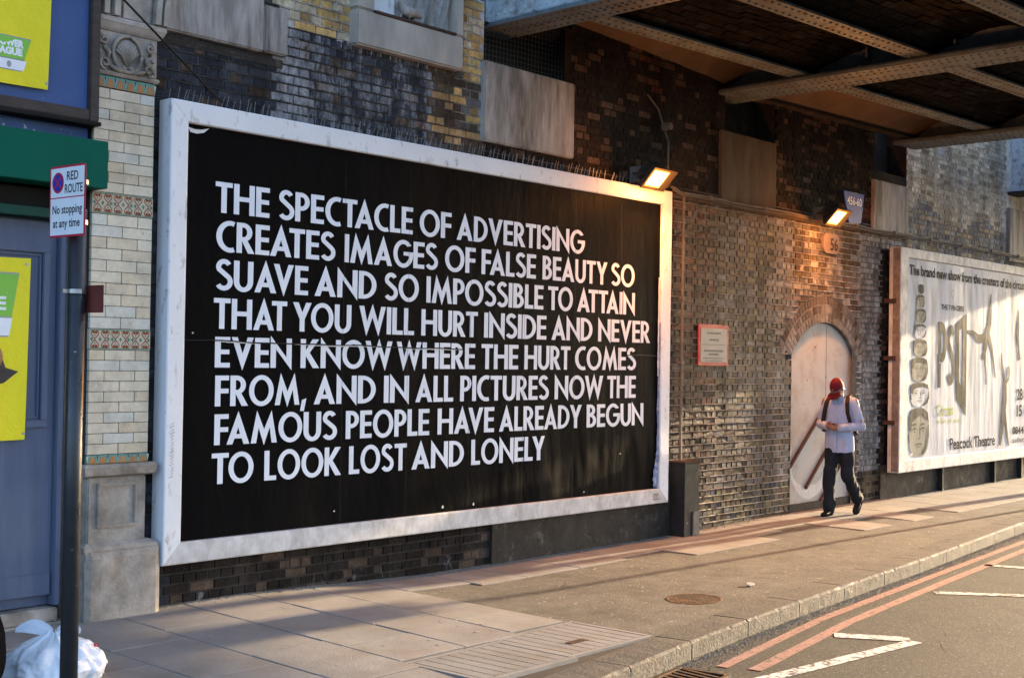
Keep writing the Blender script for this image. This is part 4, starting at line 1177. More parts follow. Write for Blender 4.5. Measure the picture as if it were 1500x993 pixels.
def print2(loops_list, mat, name, y=0.0):
    mb = MB()
    for loops in loops_list:
        m2 = MB(); m2.flat(loops, lambda a, b: (a, 0, b))
        st = [tuple((m2.v[i][0], m2.v[i][2]) for i in f) for f in m2.f]
        while st:                                   # split until each piece follows the paper's creases
            t = st.pop()
            e = [(math.hypot(t[k][0]-t[(k+1) % 3][0], t[k][1]-t[(k+1) % 3][1]), k) for k in range(3)]
            L, k = max(e)
            if L > 0.09:
                a, b, c = t[k], t[(k+1) % 3], t[(k+2) % 3]; m = ((a[0]+b[0])/2, (a[1]+b[1])/2)
                st += [(a, m, c), (m, b, c)]
            else: mb.add([(p, Y2-0.005-y+wr2(p, q), q) for p, q in t], [(0, 1, 2)])
    return mb.build(name, mat, b2b)
def txt2(s, x0, x1, z, size, mat, bold=0.0):
    return text_mesh(s, size, (x0, x1), mat, "lettering", lambda a, b: (a, Y2-0.006+wr2(a, z), z+b), b2b, bold=bold)
txt2("The brand new show from the creators of the circus smash", 12.13, 17.2, 3.19, 0.20, m_ink, 0.006)
txt2("THE 7 FINGERS", 13.25, 14.08, 2.735, 0.11, m_ink, 0.002)
txt2("Circus", 13.12, 13.74, 1.17, 0.23, m_inkgreen, 0.004)
txt2("to blow your mind...", 13.12, 14.08, 1.055, 0.10, m_inkgreen, 0.0)
txt2("Peacock Theatre", 13.62, 15.40, 0.655, 0.24, m_ink, 0.004)
txt2("28 April -", 16.35, 17.4, 1.36, 0.26, m_ink, 0.006)
txt2("15 May", 16.35, 17.2, 1.09, 0.26, m_ink, 0.006)
txt2("0844 412 4322", 16.17, 17.7, 0.80, 0.17, m_ink, 0.004)
txt2("sadlerswells.com", 16.17, 17.6, 0.66, 0.12, m_ink, 0.0)
# little crest above the company name
print2([[arc(13.66, 2.98, .05, .07, 0, 360, 14)[:-1], arc(13.66, 2.98, .035, .052, 360, 0, 14)[:-1]], [stroke([(13.63, 2.94), (13.66, 3.04), (13.69, 2.94)], .012)]], m_logogrey, "crest")
def gl2(c, x0, x1, z0, z1):
    w, g = glyph(c)
    return [[[(x0+a/w*(x1-x0), z0+b*(z1-z0)) for a, b in l] for l in loops] for loops in g]
print2(gl2('P', 13.15, 13.46, 1.58, 2.55), m_inkb, "big_letter")
print2(gl2('S', 13.47, 13.77, 1.62, 2.50), m_inkb, "big_letter")
print2([[[(13.79, 2.53), (14.21, 2.71), (14.22, 1.14), (13.85, 1.40), (13.80, 1.75)], [(13.94, 1.66), (14.05, 1.60), (14.06, 2.50), (13.93, 2.44)]]], m_inkb, "big_letter")
# acrobats: one leaping with a raised leg, one standing with an arm up
def blob(pts, w): return [stroke(pts, w)]
print2([blob([(15.17, 3.05), (15.16, 2.85), (15.13, 2.6), (15.05, 2.42)], [.03, .10, .16, .15]), blob([(15.05, 2.5), (14.98, 2.3), (14.93, 2.14)], [.16, .17, .12]),
        blob([(14.96, 2.35), (14.68, 2.33), (14.45, 2.42), (14.22, 2.44)], [.16, .13, .08, .03]), blob([(15.06, 2.42), (15.22, 2.2), (15.32, 1.95), (15.40, 1.72)], [.13, .10, .06, .04]),
        blob([(14.93, 2.16), (14.95, 1.95), (15.0, 1.75), (15.0, 1.62)], [.09, .06, .04, .05]), [arc(14.87, 2.06, .05, .06, 0, 360, 12)[:-1]]], m_inkb, "acrobat_print")
print2([blob([(15.66, 2.12), (15.68, 1.95), (15.76, 1.78), (15.82, 1.62)], [.03, .06, .08, .14]), blob([(15.82, 1.62), (15.80, 1.35), (15.74, 1.1), (15.68, .86), (15.62, .64)], [.16, .19, .16, .13, .08]),
        blob([(15.78, 1.2), (15.84, 1.0), (15.92, .8), (16.0, .62)], [.14, .12, .09, .05]), blob([(15.86, 1.62), (15.97, 1.72), (16.0, 1.9)], [.07, .05, .03])], m_inkb, "acrobat_print")
print2([[arc(15.97, 1.82, .07, .10, 0, 360, 14)[:-1]]], m_inkskin, "acrobat_print", 0.001)
print2([blob([(16.42, 2.85), (16.40, 2.6), (16.36, 2.4)], [.03, .10, .13]), blob([(16.36, 2.42), (16.42, 2.2), (16.46, 2.02)], [.12, .06, .10])], m_inkb, "acrobat_print")
# column of stacked faces narrowing upwards
H = [(0.60, 1.30, .36), (1.31, 1.66, .33), (1.67, 2.02, .29), (2.03, 2.28, .24), (2.29, 2.50, .21), (2.51, 2.72, .18), (2.73, 2.92, .14), (2.93, 3.07, .09)]
for i, (z0, z1, hw) in enumerate(H):
    cx = 12.50+0.02*(i % 2)+0.02
    zc, hz = (z0+z1)/2, (z1-z0)/2
    face = [(cx+hw*0.95*math.copysign(abs(cos(a))**0.7, cos(a)), zc+hz*math.copysign(abs(sin(a))**0.6, sin(a))) for a in [2*pi*k/26 for k in range(26)]]
    print2([[face]], [m_inkskin, m_poster2, m_inkskin, m_inkskin, m_poster2, m_inkskin, m_inkskin, m_inkb][i], "stacked_face")
    marks = []; rr = random.Random(i+40)
    T_ = 0.25*rr.uniform(-1, 1)                      # each head turned a little differently
    def fp(px, pz): return (cx+hw*(px+T_*0.25*(1-px*px)), zc+hz*pz)
    marks.append([[fp(-.95, .15), fp(-.98, .6), fp(-.72, .93), fp(-.2, .99), fp(.35, .97), fp(.8, .8), fp(.93, .35), fp(.72, .52), fp(.25, .62+.1*rr.random()), fp(-.35, .55), fp(-.66, .40), fp(-.74, .0)]])
    for sx in (-0.42, 0.36):
        marks.append(blob([fp(sx-.20, .27), fp(sx, .35), fp(sx+.20, .29)], hz*.05))
        marks.append(blob([fp(sx-.15, .13), fp(sx, .16), fp(sx+.15, .13)], hz*.075))
        marks.append(blob([fp(sx-.13, .03), fp(sx+.10, .01)], hz*.03))
    marks.append(blob([fp(.02, .22), fp(.10, -.12), fp(.14, -.24), fp(-.05, -.28)], hw*.045))
    marks.append(blob([fp(-.26, -.50), fp(0, -.47), fp(.26, -.50)], hz*.055))
    marks.append(blob([fp(-.14, -.60), fp(.14, -.60)], hz*.03))
    marks.append(blob([fp(.90, .3), fp(.88, -.2), fp(.70, -.62), fp(.35, -.92)], [hw*.05, hw*.16, hw*.18, hw*.06]))
    marks.append(blob([fp(-.90, -.05), fp(-.97, -.2), fp(-.88, -.38)], hw*.08))
    print2(marks, m_inkb, "face_marks", 0.004)
tr = MB()
for (x, z, r) in ((12.25, 0.64, .05), (14.2, 0.63, .04), (14.05, 0.70, .05), (15.55, 0.62, .04), (13.2, 1.95, .02), (15.0, 1.93, .04), (12.8, 0.66, .04)):
    tr.flat([[(x+r*cos(k)*random.uniform(.5, 1.6), z+r*.5*sin(k)*random.uniform(.5, 1.2)) for k in (0, .9, 1.8, 2.7, 3.6, 4.5, 5.4)]], lambda a, b: (a, Y2-0.016, b))
tr.build("paper_flecks", m_tornw, b2b, kind="stuff")

# ------------------------------------------------------------ cables, conduit and the steel cabinet
cab = MB().tube([(0.31, -0.09, 3.79), (0.20, -0.12, 3.83), (-0.18, -0.25, 4.00), (-0.83, -0.5, 4.26), (-2.2, -1.02, 4.87)], 0.008, 6)
cab.ball((0.14, -0.13, 3.855), 0.018, 6, 5)
tag(cab.build("overhead_cable", m_cable, smooth=True), "thin black cable slanting down to the top left corner of the black poster's frame", "cable")
pts = [(6.30, -0.09, 3.80)] + [(6.5+i*0.6, -0.07+0.006*sin(i*1.7), 3.765+0.008*sin(i*2.1)) for i in range(20)]
cab = MB().tube(pts, 0.016, 7); cab.tube([(a, b-0.012, c-0.032+0.006*sin(i*1.3)) for i, (a, b, c) in enumerate(pts)], 0.009, 6)
for i in range(2, 20, 2): cab.box(pts[i][0]-0.012, pts[i][0]+0.012, -0.10, 0.0, 3.735, 3.785)
tag(cab.build("wall_conduit", m_pipe, smooth=False), "pale conduit with cables running along the wall above the arched doorway", "cable")
cab = MB().tube([(6.60, -0.045, 0.80), (6.60, -0.045, 3.76)], 0.016, 8)
for z in (1.2, 1.9, 2.6, 3.3): cab.box(6.57, 6.63, -0.07, 0.0, z-0.012, z+0.012)
tag(cab.build("vertical_conduit", m_pipe), "vertical conduit pipe on the bricks just right of the black poster's frame", "pipe")
cab = MB()
cw = [(5.9, -0.03, 4.75), (6.1, -0.035, 4.62), (6.22, -0.035, 4.42), (6.30, -0.035, 4.3), (6.30, -0.03, 3.8)]
cab.tube(cw, 0.010, 6); cab.tube([(6.22, -0.02, 4.45), (6.22, -0.12, 4.45)], [0.05, 0.04], 8); 
tag(cab.build("cable_with_junction", m_pipe), "loose cable with a small round junction box on the dark wall above the left floodlight", "cable")
bx = thing("steel_cabinet", "tall black steel cable cabinet standing at the foot of the wall between poster and bricks", "cabinet", (6.43, 0, 0))
MB().box(0, 0.30, -0.22, 0.0, -0.01, 0.80).build("body", m_box, bx, bevel=0.006)
MB().box(-0.012, 0.312, -0.235, 0.0, 0.803, 0.822).build("lid", m_rail, bx, bevel=0.003)
MB().box(0.16, 0.285, -0.236, -0.222, 0.005, 0.27).build("lower_plate", m_pipe, bx, bevel=0.003)
mb = MB()
for x, z in ((0.05, 0.62), (0.25, 0.72), (0.05, 0.15)): mb.ball((x, -0.222, z), 0.008, 6, 4)
mb.build("bolts", m_steel, bx)

# ------------------------------------------------------------ floodlights
m_glow = bpy.data.materials.new("sodium_glass"); m_glow.use_nodes = True
_b = m_glow.node_tree.nodes["Principled BSDF"]
_b.inputs["Base Color"].default_value = (0.9, 0.5, 0.2, 1); _b.inputs["Emission Color"].default_value = (1.0, 0.42, 0.09, 1); _b.inputs["Emission Strength"].default_value = 3.5
m_glow2 = bpy.data.materials.new("sodium_glass_edge"); m_glow2.use_nodes = True
_b = m_glow2.node_tree.nodes["Principled BSDF"]
_b.inputs["Base Color"].default_value = (0.5, 0.25, 0.1, 1); _b.inputs["Emission Color"].default_value = (1.0, 0.36, 0.05, 1); _b.inputs["Emission Strength"].default_value = 0.6
def floodlight(name, loc, label, wallz):
    t = thing(name, label, "floodlight", loc, 0, "sodium floodlights on the bridge wall")
    n = Vector((0, -0.72, -0.69)).normalized(); tt = Vector((0, -0.69, 0.72)).normalized(); X = Vector((1, 0, 0))
    def q(a, b, c): return X*a+tt*b+n*c
    # rectangular head tapering to the back; glass at the front
    def rect(w, h, d, dx=0): return [tuple(q(s*w/2+dx, r*h/2, d)) for s, r in ((-1, -1), (1, -1), (1, 1), (-1, 1))]
    mb = MB(); mb.loft([rect(0.24, 0.10, -0.20), rect(0.36, 0.20, -0.11), rect(0.46, 0.29, -0.03), rect(0.46, 0.29, 0.0)])
    for i in range(6):
        c = q(-0.13+0.052*i, 0, -0.17); mb.obox(c, X*0.003, tt*0.09, n*0.05)
    mb.build("housing", m_lamp, t)
    mb = MB()
    for a, b, c, d in ((-0.245, -0.205, -0.155, 0.155), (0.125, 0.245, -0.155, 0.155), (-0.204, 0.124, 0.125, 0.155), (-0.204, 0.124, -0.155, -0.125)):
        mb.obox(q((a+b)/2, (c+d)/2, 0.012), X*(b-a)/2, tt*(d-c)/2, n*0.010)
    mb.build("front_rim", m_lamp, t)
    mb = MB(); vs = []
    for e, d in ((0.0, 0.004), (0.022, 0.008)): vs += [q(-0.204+e, -0.124+e, d), q(0.124-e, -0.124+e, d), q(0.124-e, 0.124-e, d), q(-0.204+e, 0.124-e, d)]
    mb.cur = 1; mb.add(vs, [(k, (k+1) % 4, 4+(k+1) % 4, 4+k) for k in range(4)])
    mb.cur = 0; mb.add([q(-0.182, -0.102, 0.008), q(0.102, -0.102, 0.008), q(0.102, 0.102, 0.008), q(-0.182, 0.102, 0.008)], [(0, 1, 2, 3)])
    mb.build("lit_glass", [m_glow, m_glow2], t)
    mb = MB(); mb.bar(q(-0.25, 0, -0.05), Vector((-0.25, 0.20, 0.05)), 0.012, 0.035); mb.bar(q(0.25, 0, -0.05), Vector((0.25, 0.20, 0.05)), 0.012, 0.035); mb.bar((-0.25, 0.20, 0.05), (0.25, 0.20, 0.05), 0.03, 0.02)
    mb.bar((0, 0.20, 0.05), (0, 0.35, 0.06), 0.04, 0.04)
    mb.build("bracket", m_lamp, t)
    mb = MB(); mb.box(-0.12, 0.0, 0.10, 0.349, -0.03, 0.16)
    mb.build("ballast_box", m_pipe, t, bevel=0.006)
    ld = bpy.data.lights.new("lamp_light", 'AREA'); ld.shape = 'RECTANGLE'; ld.size = 0.3; ld.size_y = 0.22; ld.energy = 26; ld.color = (1.0, 0.36, 0.08); ld.spread = pi
    lo = bpy.data.objects.new("lamp_light", ld); COL.objects.link(lo); lo.parent = t
    t.scale = (0.86, 0.86, 0.86)
    c = q(-0.04, 0, 0.06); lo.location = c; lo.rotation_euler = (-n).to_track_quat('Z', 'Y').to_euler()
    pl = bpy.data.lights.new("lamp_glow", 'POINT'); pl.energy = 11; pl.color = (1.0, 0.33, 0.06); pl.shadow_soft_size = 0.1
    po = bpy.data.objects.new("lamp_glow", pl); COL.objects.link(po); po.parent = t; po.location = q(-0.08, 0.02, 0.27)
    return t
floodlight("floodlight", (5.66, -0.35, 3.80), "lit orange floodlight above the top right corner of the black poster", 3.8)
floodlight("floodlight", (9.66, -0.35, 3.76), "lit orange floodlight on the brick wall above the 56 plaque", 3.76)

# ------------------------------------------------------------ wall signs
nt = thing("wall_notice", "grey notice with a red border screwed to the bricks right of the black poster", "sign", (7.29, -0.022, 2.10))
MB().box(-0.32, 0.32, -0.004, 0.012, -0.235, 0.235).build("red_board", m_noticered, nt, bevel=0.002)
MB().box(-0.275, 0.275, -0.0075, -0.0045, -0.195, 0.190).build("grey_face", m_noticegrey, nt)
nl = MB()
rnd = random.Random(3)
for zc, x0, x1, h in ((0.135, -0.15, 0.14, 0.018), (0.06, -0.10, 0.10, 0.02), (-0.065, -0.21, 0.20, 0.022), (-0.105, -0.11, 0.10, 0.02), (-0.150, -0.23, 0.21, 0.010), (-0.178, -0.17, 0.17, 0.008)):
    x = x0
    while x < x1:
        w = rnd.uniform(0.012, 0.035); nl.box(x, min(x+w, x1), -0.0087, -0.0077, zc-h/2, zc+h/2); x += w+0.006
nl.box(-0.25, 0.24, -0.0087, -0.0077, 0.002, 0.008)
nl.build("small_print", m_signblack, nt)
MB().ball((0.24, -0.006, 0.215), 0.008, 6, 4).build("screw", m_signwhite, nt)
pq = thing("number_plaque", "cast plaque with the number 56 below the right floodlight", "sign", (10.10, -0.012, 3.475))
mb = MB(); pl_ = arc(-0.13, 0.04, .09, .09, 180, 90, 6)+arc(0.13, 0.04, .09, .09, 90, 0, 6)+arc(0.13, -0.03, .09, .10, 0, -90, 6)+arc(-0.13, -0.03, .09, .10, -90, -180, 6)
mb.prism(pl_, -0.03, 0.012); mb.build("plate", m_plaque, pq)
me = text_mesh("56", 0.22, (-0.04, 0.17), m_plaqued, "digits", lambda a, b: (a, -0.034, b-0.085), pq, bold=0.004)
bs = thing("bridge_number_sign", "blue bridge number sign high on the dark wall beside the right floodlight", "sign", (10.74, -0.03, 4.02))
mb = MB(); mb.prism([(-0.31, 0.19), (0.30, 0.19), (0.21, -0.20), (-0.12, -0.30), (-0.20, -0.06)], -0.006, 0.012); mb.build("plate", m_signblue, bs)
text_mesh("456-60", 0.15, (-0.20, 0.22), m_signwhite, "lettering", lambda a, b: (a, -0.0085, b+0.02), bs, bold=0.002)
MB().box(11.045, 11.075, -0.02, 0.02, 3.80, 4.60)

# ------------------------------------------------------------ shop building at the left
shop = thing("shop_building", "Victorian shop front at the far left with blue door, green fascia and glazed tile pilaster", "building", (0, 0, 0))
MB().box(-8, -0.26, 0.30, 1.0, -0.2, 7.5).build("wall", m_skirt, shop)
# pilaster
PX0, PX1, PYF = -0.775, -0.292, -0.10
pil = MB().box(PX0+0.006, PX1-0.006, PYF+0.008, 0.29, 1.05, 3.86).build("pilaster", m_bed, shop)
def gbrick(x0, x1, z0, z1, mat=None):
    key = (round(x1-x0, 3), round(z1-z0, 3), mat or random.choice((m_glaze, m_glaze, m_glaze2, m_glaze3)))
    if key not in GB:
        w, h = key[0], key[1]
        GB[key] = MB().box(-w/2+.002, w/2-.002, -0.008, 0.02, -h/2+.002, h/2-.002).mesh("glazed_brick", key[2], bevel=0.0022)
    o = link("glazed_brick", GB[key], pil)
    o.location = ((x0+x1)/2, PYF+random.uniform(-.0008, .0008), (z0+z1)/2)
GB = {}
def course_run(z0, z1):
    n = round((z1-z0)/0.0752); h = (z1-z0)/n
    for k in range(n):
        a = [0, .12, .363, .483] if k % 2 else [0, .241, .483]
        for p, q in zip(a, a[1:]): gbrick(PX0+p, PX0+q, z0+k*h, z0+(k+1)*h)
course_run(3.012, 3.73); course_run(2.073, 2.862); course_run(1.208, 1.927)
# side bricks on the return to the right
sb = MB()
z = 1.21
while z < 3.8: sb.box(PX1-0.004, PX1+0.001, PYF+0.001, 0.0, z, z+0.071); z += 0.0752
sb.build("return_bricks", m_glaze3, pil)
def heart(cx, cz, w, h, up):
    s = 1 if up else -1
    pts = []
    for i in range(21):
        t = -pi + 2*pi*i/20
        x = 16*sin(t)**3; y = 13*cos(t)-5*cos(2*t)-2*cos(3*t)-cos(4*t)
        pts.append((cx+x/17*w/2, cz+s*(-(y+2.5)/14.5)*h/2*-1))
    return pts
def tile_band(z0, z1):
    h = z1-z0; w = 0.161
    for i in range(3):
        x0 = PX0+i*w
        mb = MB()
        mb.cur = 0; mb.box(x0+.001, x0+w-.001, PYF-0.010, PYF+0.02, z0+.001, z1-.001)
        F = lambda a, b: (a, PYF-0.0115, b)
        mb.cur = 1
        for s in (0.25, 0.75):
            cx = x0+w*s
            for up in (True, False):
                cz = z0+h*(0.70 if up else 0.30)
                mb.flat([stroke(heart(cx, cz, w*0.40, h*0.40, up), 0.0075)], F)
                zt = cz+(h*0.12 if up else -h*0.12)
                for q in (-1, 1): mb.flat([arc(cx+q*w*.07, zt, .010, .009, 0, 360, 8)[:-1]], F)
        mb.cur = 2
        for zz in (z0+.004, z1-.012): mb.flat([[(x0+.002, zz), (x0+w-.002, zz), (x0+w-.002, zz+.008), (x0+.002, zz+.008)]], F)
        for s in (0.25, 0.75):
            for c in (0.30, 0.70): mb.flat([arc(x0+w*s, z0+h*c, .005, .009, 0, 360, 6)[:-1]], F)
        for s in (0.0, 0.5, 1.0):
            cx = min(max(x0+w*s, x0+.016), x0+w-.016); mb.flat([[(cx-.013, z0+h/2), (cx, z0+h/2-.017), (cx+.013, z0+h/2), (cx, z0+h/2+.017)]], F)
        mb.build("patterned_tile", [m_tcream, m_tred, m_tgreen], pil)
tile_band(2.864, 3.010); tile_band(1.929, 2.071)
def teal_band(z0, z1):
    h = z1-z0; w = 0.161
    for i in range(3):
        x0 = PX0+i*w
        mb = MB(); mb.cur = 0; mb.box(x0+.001, x0+w-.001, PYF-0.009, PYF+0.02, z0+.001, z1-.001)
        F = lambda a, b: (a, PYF-0.0105, b)
        for s in (0.25, 0.75):
            cx = x0+w*s
            mb.cur = 1; mb.flat([[(cx-.024, z0+h*.12), (cx+.024, z0+h*.12), (cx+.018, z0+h*.6), (cx, z0+h*.86), (cx-.018, z0+h*.6)]], F)
            mb.cur = 2
            for q in (-1, 1): mb.flat([[(cx+q*.0385-.009, z0+h*.86), (cx+q*.0385, z0+h*.15), (cx+q*.0385+.009, z0+h*.86)][::1]], F)
        mb.cur = 1; mb.flat([[(x0, z0+.002), (x0+w, z0+.002), (x0+w, z0+.008), (x0, z0+.008)]], F)
        mb.build("patterned_tile", [m_tteal, m_torange, m_tcream], pil)
teal_band(3.735, 3.815); teal_band(1.145, 1.206)
# carved capital
capital = MB()
capital.box(PX0-0.01, PX1+0.012, PYF-0.010, 0.28, 3.855, 4.13)
CY = PYF-0.013
cp = capital.build("carved_capital", m_stone, shop, bevel=0.006)
rl = MB()
cx, cz = -0.533, 3.985
rl.tube([(cx+0.115*cos(a), CY-0.012, cz+0.125*sin(a)) for a in [2*pi*i/26 for i in range(27)]], 0.014, 7)
for i in range(11):
    a = radians(20+14*i)
    rl.tube([(cx, CY, cz-0.085), (cx+0.055*cos(a), CY-0.020, cz-0.03+0.06*sin(a)), (cx+0.095*cos(a), CY-0.006, cz-0.02+0.115*sin(a))], [0.006, 0.011, 0.013], 6)
for s in (-1, 1):
    def spiral(x, z, r, t0, t1, turns=1.4, n=18): return [(x+r*(1-0.75*i/n)*cos(t0+s*(t1)*i/n), CY-0.012, z+r*(1-0.75*i/n)*sin(t0+s*(t1)*i/n)) for i in range(n+1)]
    rl.tube(spiral(cx+s*0.185, cz+0.075, 0.038, pi/2, -2*pi*1.3), 0.009, 6)
    rl.tube(spiral(cx+s*0.175, cz-0.085, 0.045, -pi/2, 2*pi*1.2), 0.011, 6)
    rl.tube([(cx+s*0.185, CY-0.01, cz+0.03), (cx+s*0.145, CY-0.014, cz-0.01), (cx+s*0.16, CY-0.012, cz-0.06)], [0.014, 0.017, 0.010], 7)
    rl.tube([(cx+s*0.04, CY-0.012, cz-0.125), (cx+s*0.10, CY-0.018, cz-0.115), (cx+s*0.14, CY-0.014, cz-0.10)], [0.012, 0.017, 0.010], 7)
    rl.ball((cx+s*0.215, CY-0.004, cz-0.01), 0.018, 7, 5); rl.ball((cx+s*0.03, CY-0.012, cz-0.10), 0.02, 7, 5)
rl.build("shell_relief", m_stone, cp, smooth=True)
def mould(name, prof, x0, x1, par, mat=m_stone):
    """profile of (y,z) points run along x, returned at both ends"""
    mb = MB()
    pr_ = [(0.28, prof[0][1])]+prof+[(0.28, prof[-1][1])]
    R_ = []
    for s, xx in ((0, x0), (1, x1)):
        R_.append([(xx+(-(PYF-y) if y < PYF else 0)*(1 if s == 0 else -1)*1.0, y, z) for y, z in pr_])
    mb.loft([[p for p in r][::-1] for r in R_])
    return mb.build(name, mat, par)
mould("capital_moulding", [(-0.115, 3.822), (-0.125, 3.838), (-0.118, 3.853)], PX0, PX1+0.003, shop)
mould("capital_moulding", [(-0.112, 4.132), (-0.125, 4.15), (-0.14, 4.185), (-0.145, 4.19), (-0.145, 4.215), (-0.13, 4.23)], PX0-0.01, PX1+0.02, shop)
# fluted bracket rising above the capital and flaring to the right
fl = MB()
for i, (a, b) in enumerate(((-0.74, -0.70), (-0.66, -0.615), (-0.575, -0.36), (-0.33, -0.285), (-0.262, -0.225))):
    ring = []
    for k in range(9):
        z = 4.235+0.11*k
        f = (k/8)**2.2*0.34*(0.0 if i < 2 else 0.55 if i == 2 else 1)
        g = (k/8)**2.2*0.34*(0.0 if i < 2 else 0.9 if i == 2 else 1)
        y = -0.13-0.10*(k/8)**2-(0.03 if i != 2 else 0)
        ring.append([(a+f, y, z), (b+g, y, z), (b+g, 0.28, z), (a+f, 0.28, z)])
    fl.loft(ring)
fl.box(-0.745, -0.24, -0.105, 0.28, 4.236, 5.2)
fl.build("fluted_bracket", m_stone, shop)
# plinth with sunk panel and worn base block
MB().box(PX0+0.02, PX1+0.0, PYF+0.004, 0.28, 0.58, 1.05).build("plinth", m_stone, shop, bevel=0.01)
fr = MB()
for a, b, c, d in ((-0.69, -0.37, 0.985, 1.01), (-0.69, -0.37, 0.70, 0.722), (-0.69, -0.665, 0.7225, 0.9845), (-0.395, -0.37, 0.7225, 0.9845)): fr.box(a, b, PYF-0.014, PYF+0.01, c, d)
fr.build("panel_frame", m_stone, shop, bevel=0.006)
mould("plinth_moulding", [(-0.105, 1.052), (-0.135, 1.065), (-0.145, 1.12), (-0.13, 1.142)], PX0+0.01, PX1+0.012, shop)
mould("plinth_moulding", [(-0.125, 0.545), (-0.15, 0.55), (-0.145, 0.575), (-0.11, 0.60)], PX0+0.015, PX1+0.02, shop)
bb_ = MB()
def worn(u, v): return 0.006*mn.noise(Vector((u*7, v*7, 0)))
NX, NZ = 14, 12
def bp(u, v):
    x = -0.80+0.60*u; z = 0.0+0.548*v
    e = min(u, 1-u, 1-v+0.0)*10
    inset = 0.022*max(0, 1-e)**2
    return (x+(0.012*(0.5-u) if v > 0.9 else 0), -0.165+inset+worn(x, z)*1.2, z)
bb_.grid(NX, NZ, bp)
nfront = (NX+1)*(NZ+1)
bb_.build("base_block_face", m_stone, shop)
MB().box(-0.798, -0.202, -0.146, 0.28, -0.02, 0.54).build("base_block", m_stone, shop, bevel=0.012)
# dark reveal strip between pilaster and billboard is the brick wall itself; shop front to the left
MB().box(-4, -0.93, 0.06, 0.29, 0.20, 2.86).build("door_backing", m_bluewood, shop)
MB().box(-0.925, -0.778, 0.10, 0.29, 0.0, 3.9).build("dark_reveal", m_void, shop)
MB().box(-0.952, -0.905, -0.02, 0.10, 0.2, 2.80).build("door_post", m_bluewood, shop, bevel=0.006)
def door_leaf(x1, x0):
    d = MB().box(x0, x1, 0.02, 0.058, 0.27, 2.78).build("door", m_bluewood, shop, bevel=0.003)
    # raised moulding round the upper panel, kick board below
    f = MB()
    a, b, c, e = x0+0.10, x1-0.06, 1.40, 2.62
    for (p, q, r, s) in ((a, b, e-0.05, e), (a, b, c, c+0.05), (a, a+0.05, c+0.0505, e-0.0505), (b-0.05, b, c+0.0505, e-0.0505)): f.box(p, q, -0.006, 0.0195, r, s)
    for (p, q, r, s) in ((a+0.06, b-0.06, e-0.075, e-0.06), (a+0.06, b-0.06, c+0.06, c+0.075), (a+0.06, a+0.075, c+0.0755, e-0.0755), (b-0.075, b-0.06, c+0.0755, e-0.0755)): f.box(p, q, 0.004, 0.0195, r, s)
    f.build("panel_moulding", m_bluewood, d, bevel=0.005)
    MB().box(x0+0.01, x1-0.01, 0.006, 0.0195, 0.275, 0.42).build("kick_board", m_bluewood, d, bevel=0.003)
door_leaf(-0.955, -1.78); door_leaf(-1.79, -2.62); door_leaf(-2.63, -3.46)
MB().box(-4, -0.93, -0.045, 0.29, 0.10, 0.19).build("door_step", m_stone, shop, bevel=0.01)
MB().box(-4, -0.85, -0.06, 0.29, -0.02, 0.097).build("door_step", m_stone, shop, bevel=0.01)
MB().box(-4, -0.80, 0.0, 0.29, 2.865, 3.0).build("soffit_void", m_void, shop)
MB().box(-4, -0.83, -0.10, 0.05, 2.80, 2.862).build("transom", m_dgreen, shop, bevel=0.004)
MB().box(-4.2, -0.752, -0.26, 0.0, 3.015, 3.335).build("green_fascia", m_green, shop, bevel=0.004)
MB().box(-4.2, -0.79, -0.06, 0.28, 3.338, 3.56).build("flaking_board", m_bluespeck, shop)
fr = MB()
fr.box(-0.862, -0.79, -0.20, 0.2, 3.47, 5.4)
r = fr.build("upper_stile", m_darkwood, shop, bevel=0.006)
MB().box(-4.2, -0.864, -0.20, 0.2, 3.47, 3.545).build("upper_rail", m_darkwood, shop, bevel=0.006)
MB().box(-4.2, -0.78, -0.215, 0.2, 3.44, 3.467).build("upper_sill", m_void, shop, bevel=0.004)
MB().box(-4.2, -0.865, -0.165, 0.2, 3.547, 4.335).build("blue_panel", m_bluepanel, shop)
MB().box(-4.2, -0.865, -0.20, 0.2, 4.337, 4.40).build("upper_rail", m_darkwood, shop, bevel=0.006)
MB().box(-4.2, -0.865, -0.165, 0.2, 4.402, 5.4).build("blue_panel", m_bluepanel, shop)
# banners
def banner(name, label, x0, x1, z0, z1, y, logo):
    t = thing(name, label, "banner", (0, 0, 0), 0, "yellow football banners on the shop")
    W = lambda x, z: y+0.008*mn.noise(Vector((x*2, z*1.5, 3)))-0.012*sin((x-x0)*5)*0.4
    mb = MB(); mb.grid(24, 24, lambda u, v: (x0+(x1-x0)*u+0.012*(v-0.5)*0+0.02*(1-v)*(1 if u > .9 else 0)*-1, W(x0+(x1-x0)*u, z0+(z1-z0)*v), z0+(z1-z0)*v-0.006*sin(u*pi)))
    mb.build("sheet", m_yellow, t, smooth=True)
    F = lambda e: (lambda a, b: (a, W(a, b)-e, b))
    for loops, m, nm, e in logo['shapes']:
        mb = MB()
        for l in loops: mb.flat(l, F(e))
        mb.build(nm, m, t)
    for s, xa, xb, z, size in logo['text']:
        text_mesh(s, size, (xa, xb), m_logowhite, "lettering", lambda a, b, z=z: (a, W(a, z)-0.005, z+b), t, bold=0.004)
    for gx, gz_ in ((x1-0.03, z0+0.04), (x1-0.03, z1-0.04)):
        m2 = MB(); m2.tube([(gx, W(gx, gz_)-0.004, gz_), (gx, W(gx, gz_)-0.001, gz_)], 0.011, 10); m2.build("eyelet", m_steel, t)
def para(x0, x1, z0, z1, sl): return [(x0, z0), (x1-sl, z0), (x1, z1), (x0, z1)]
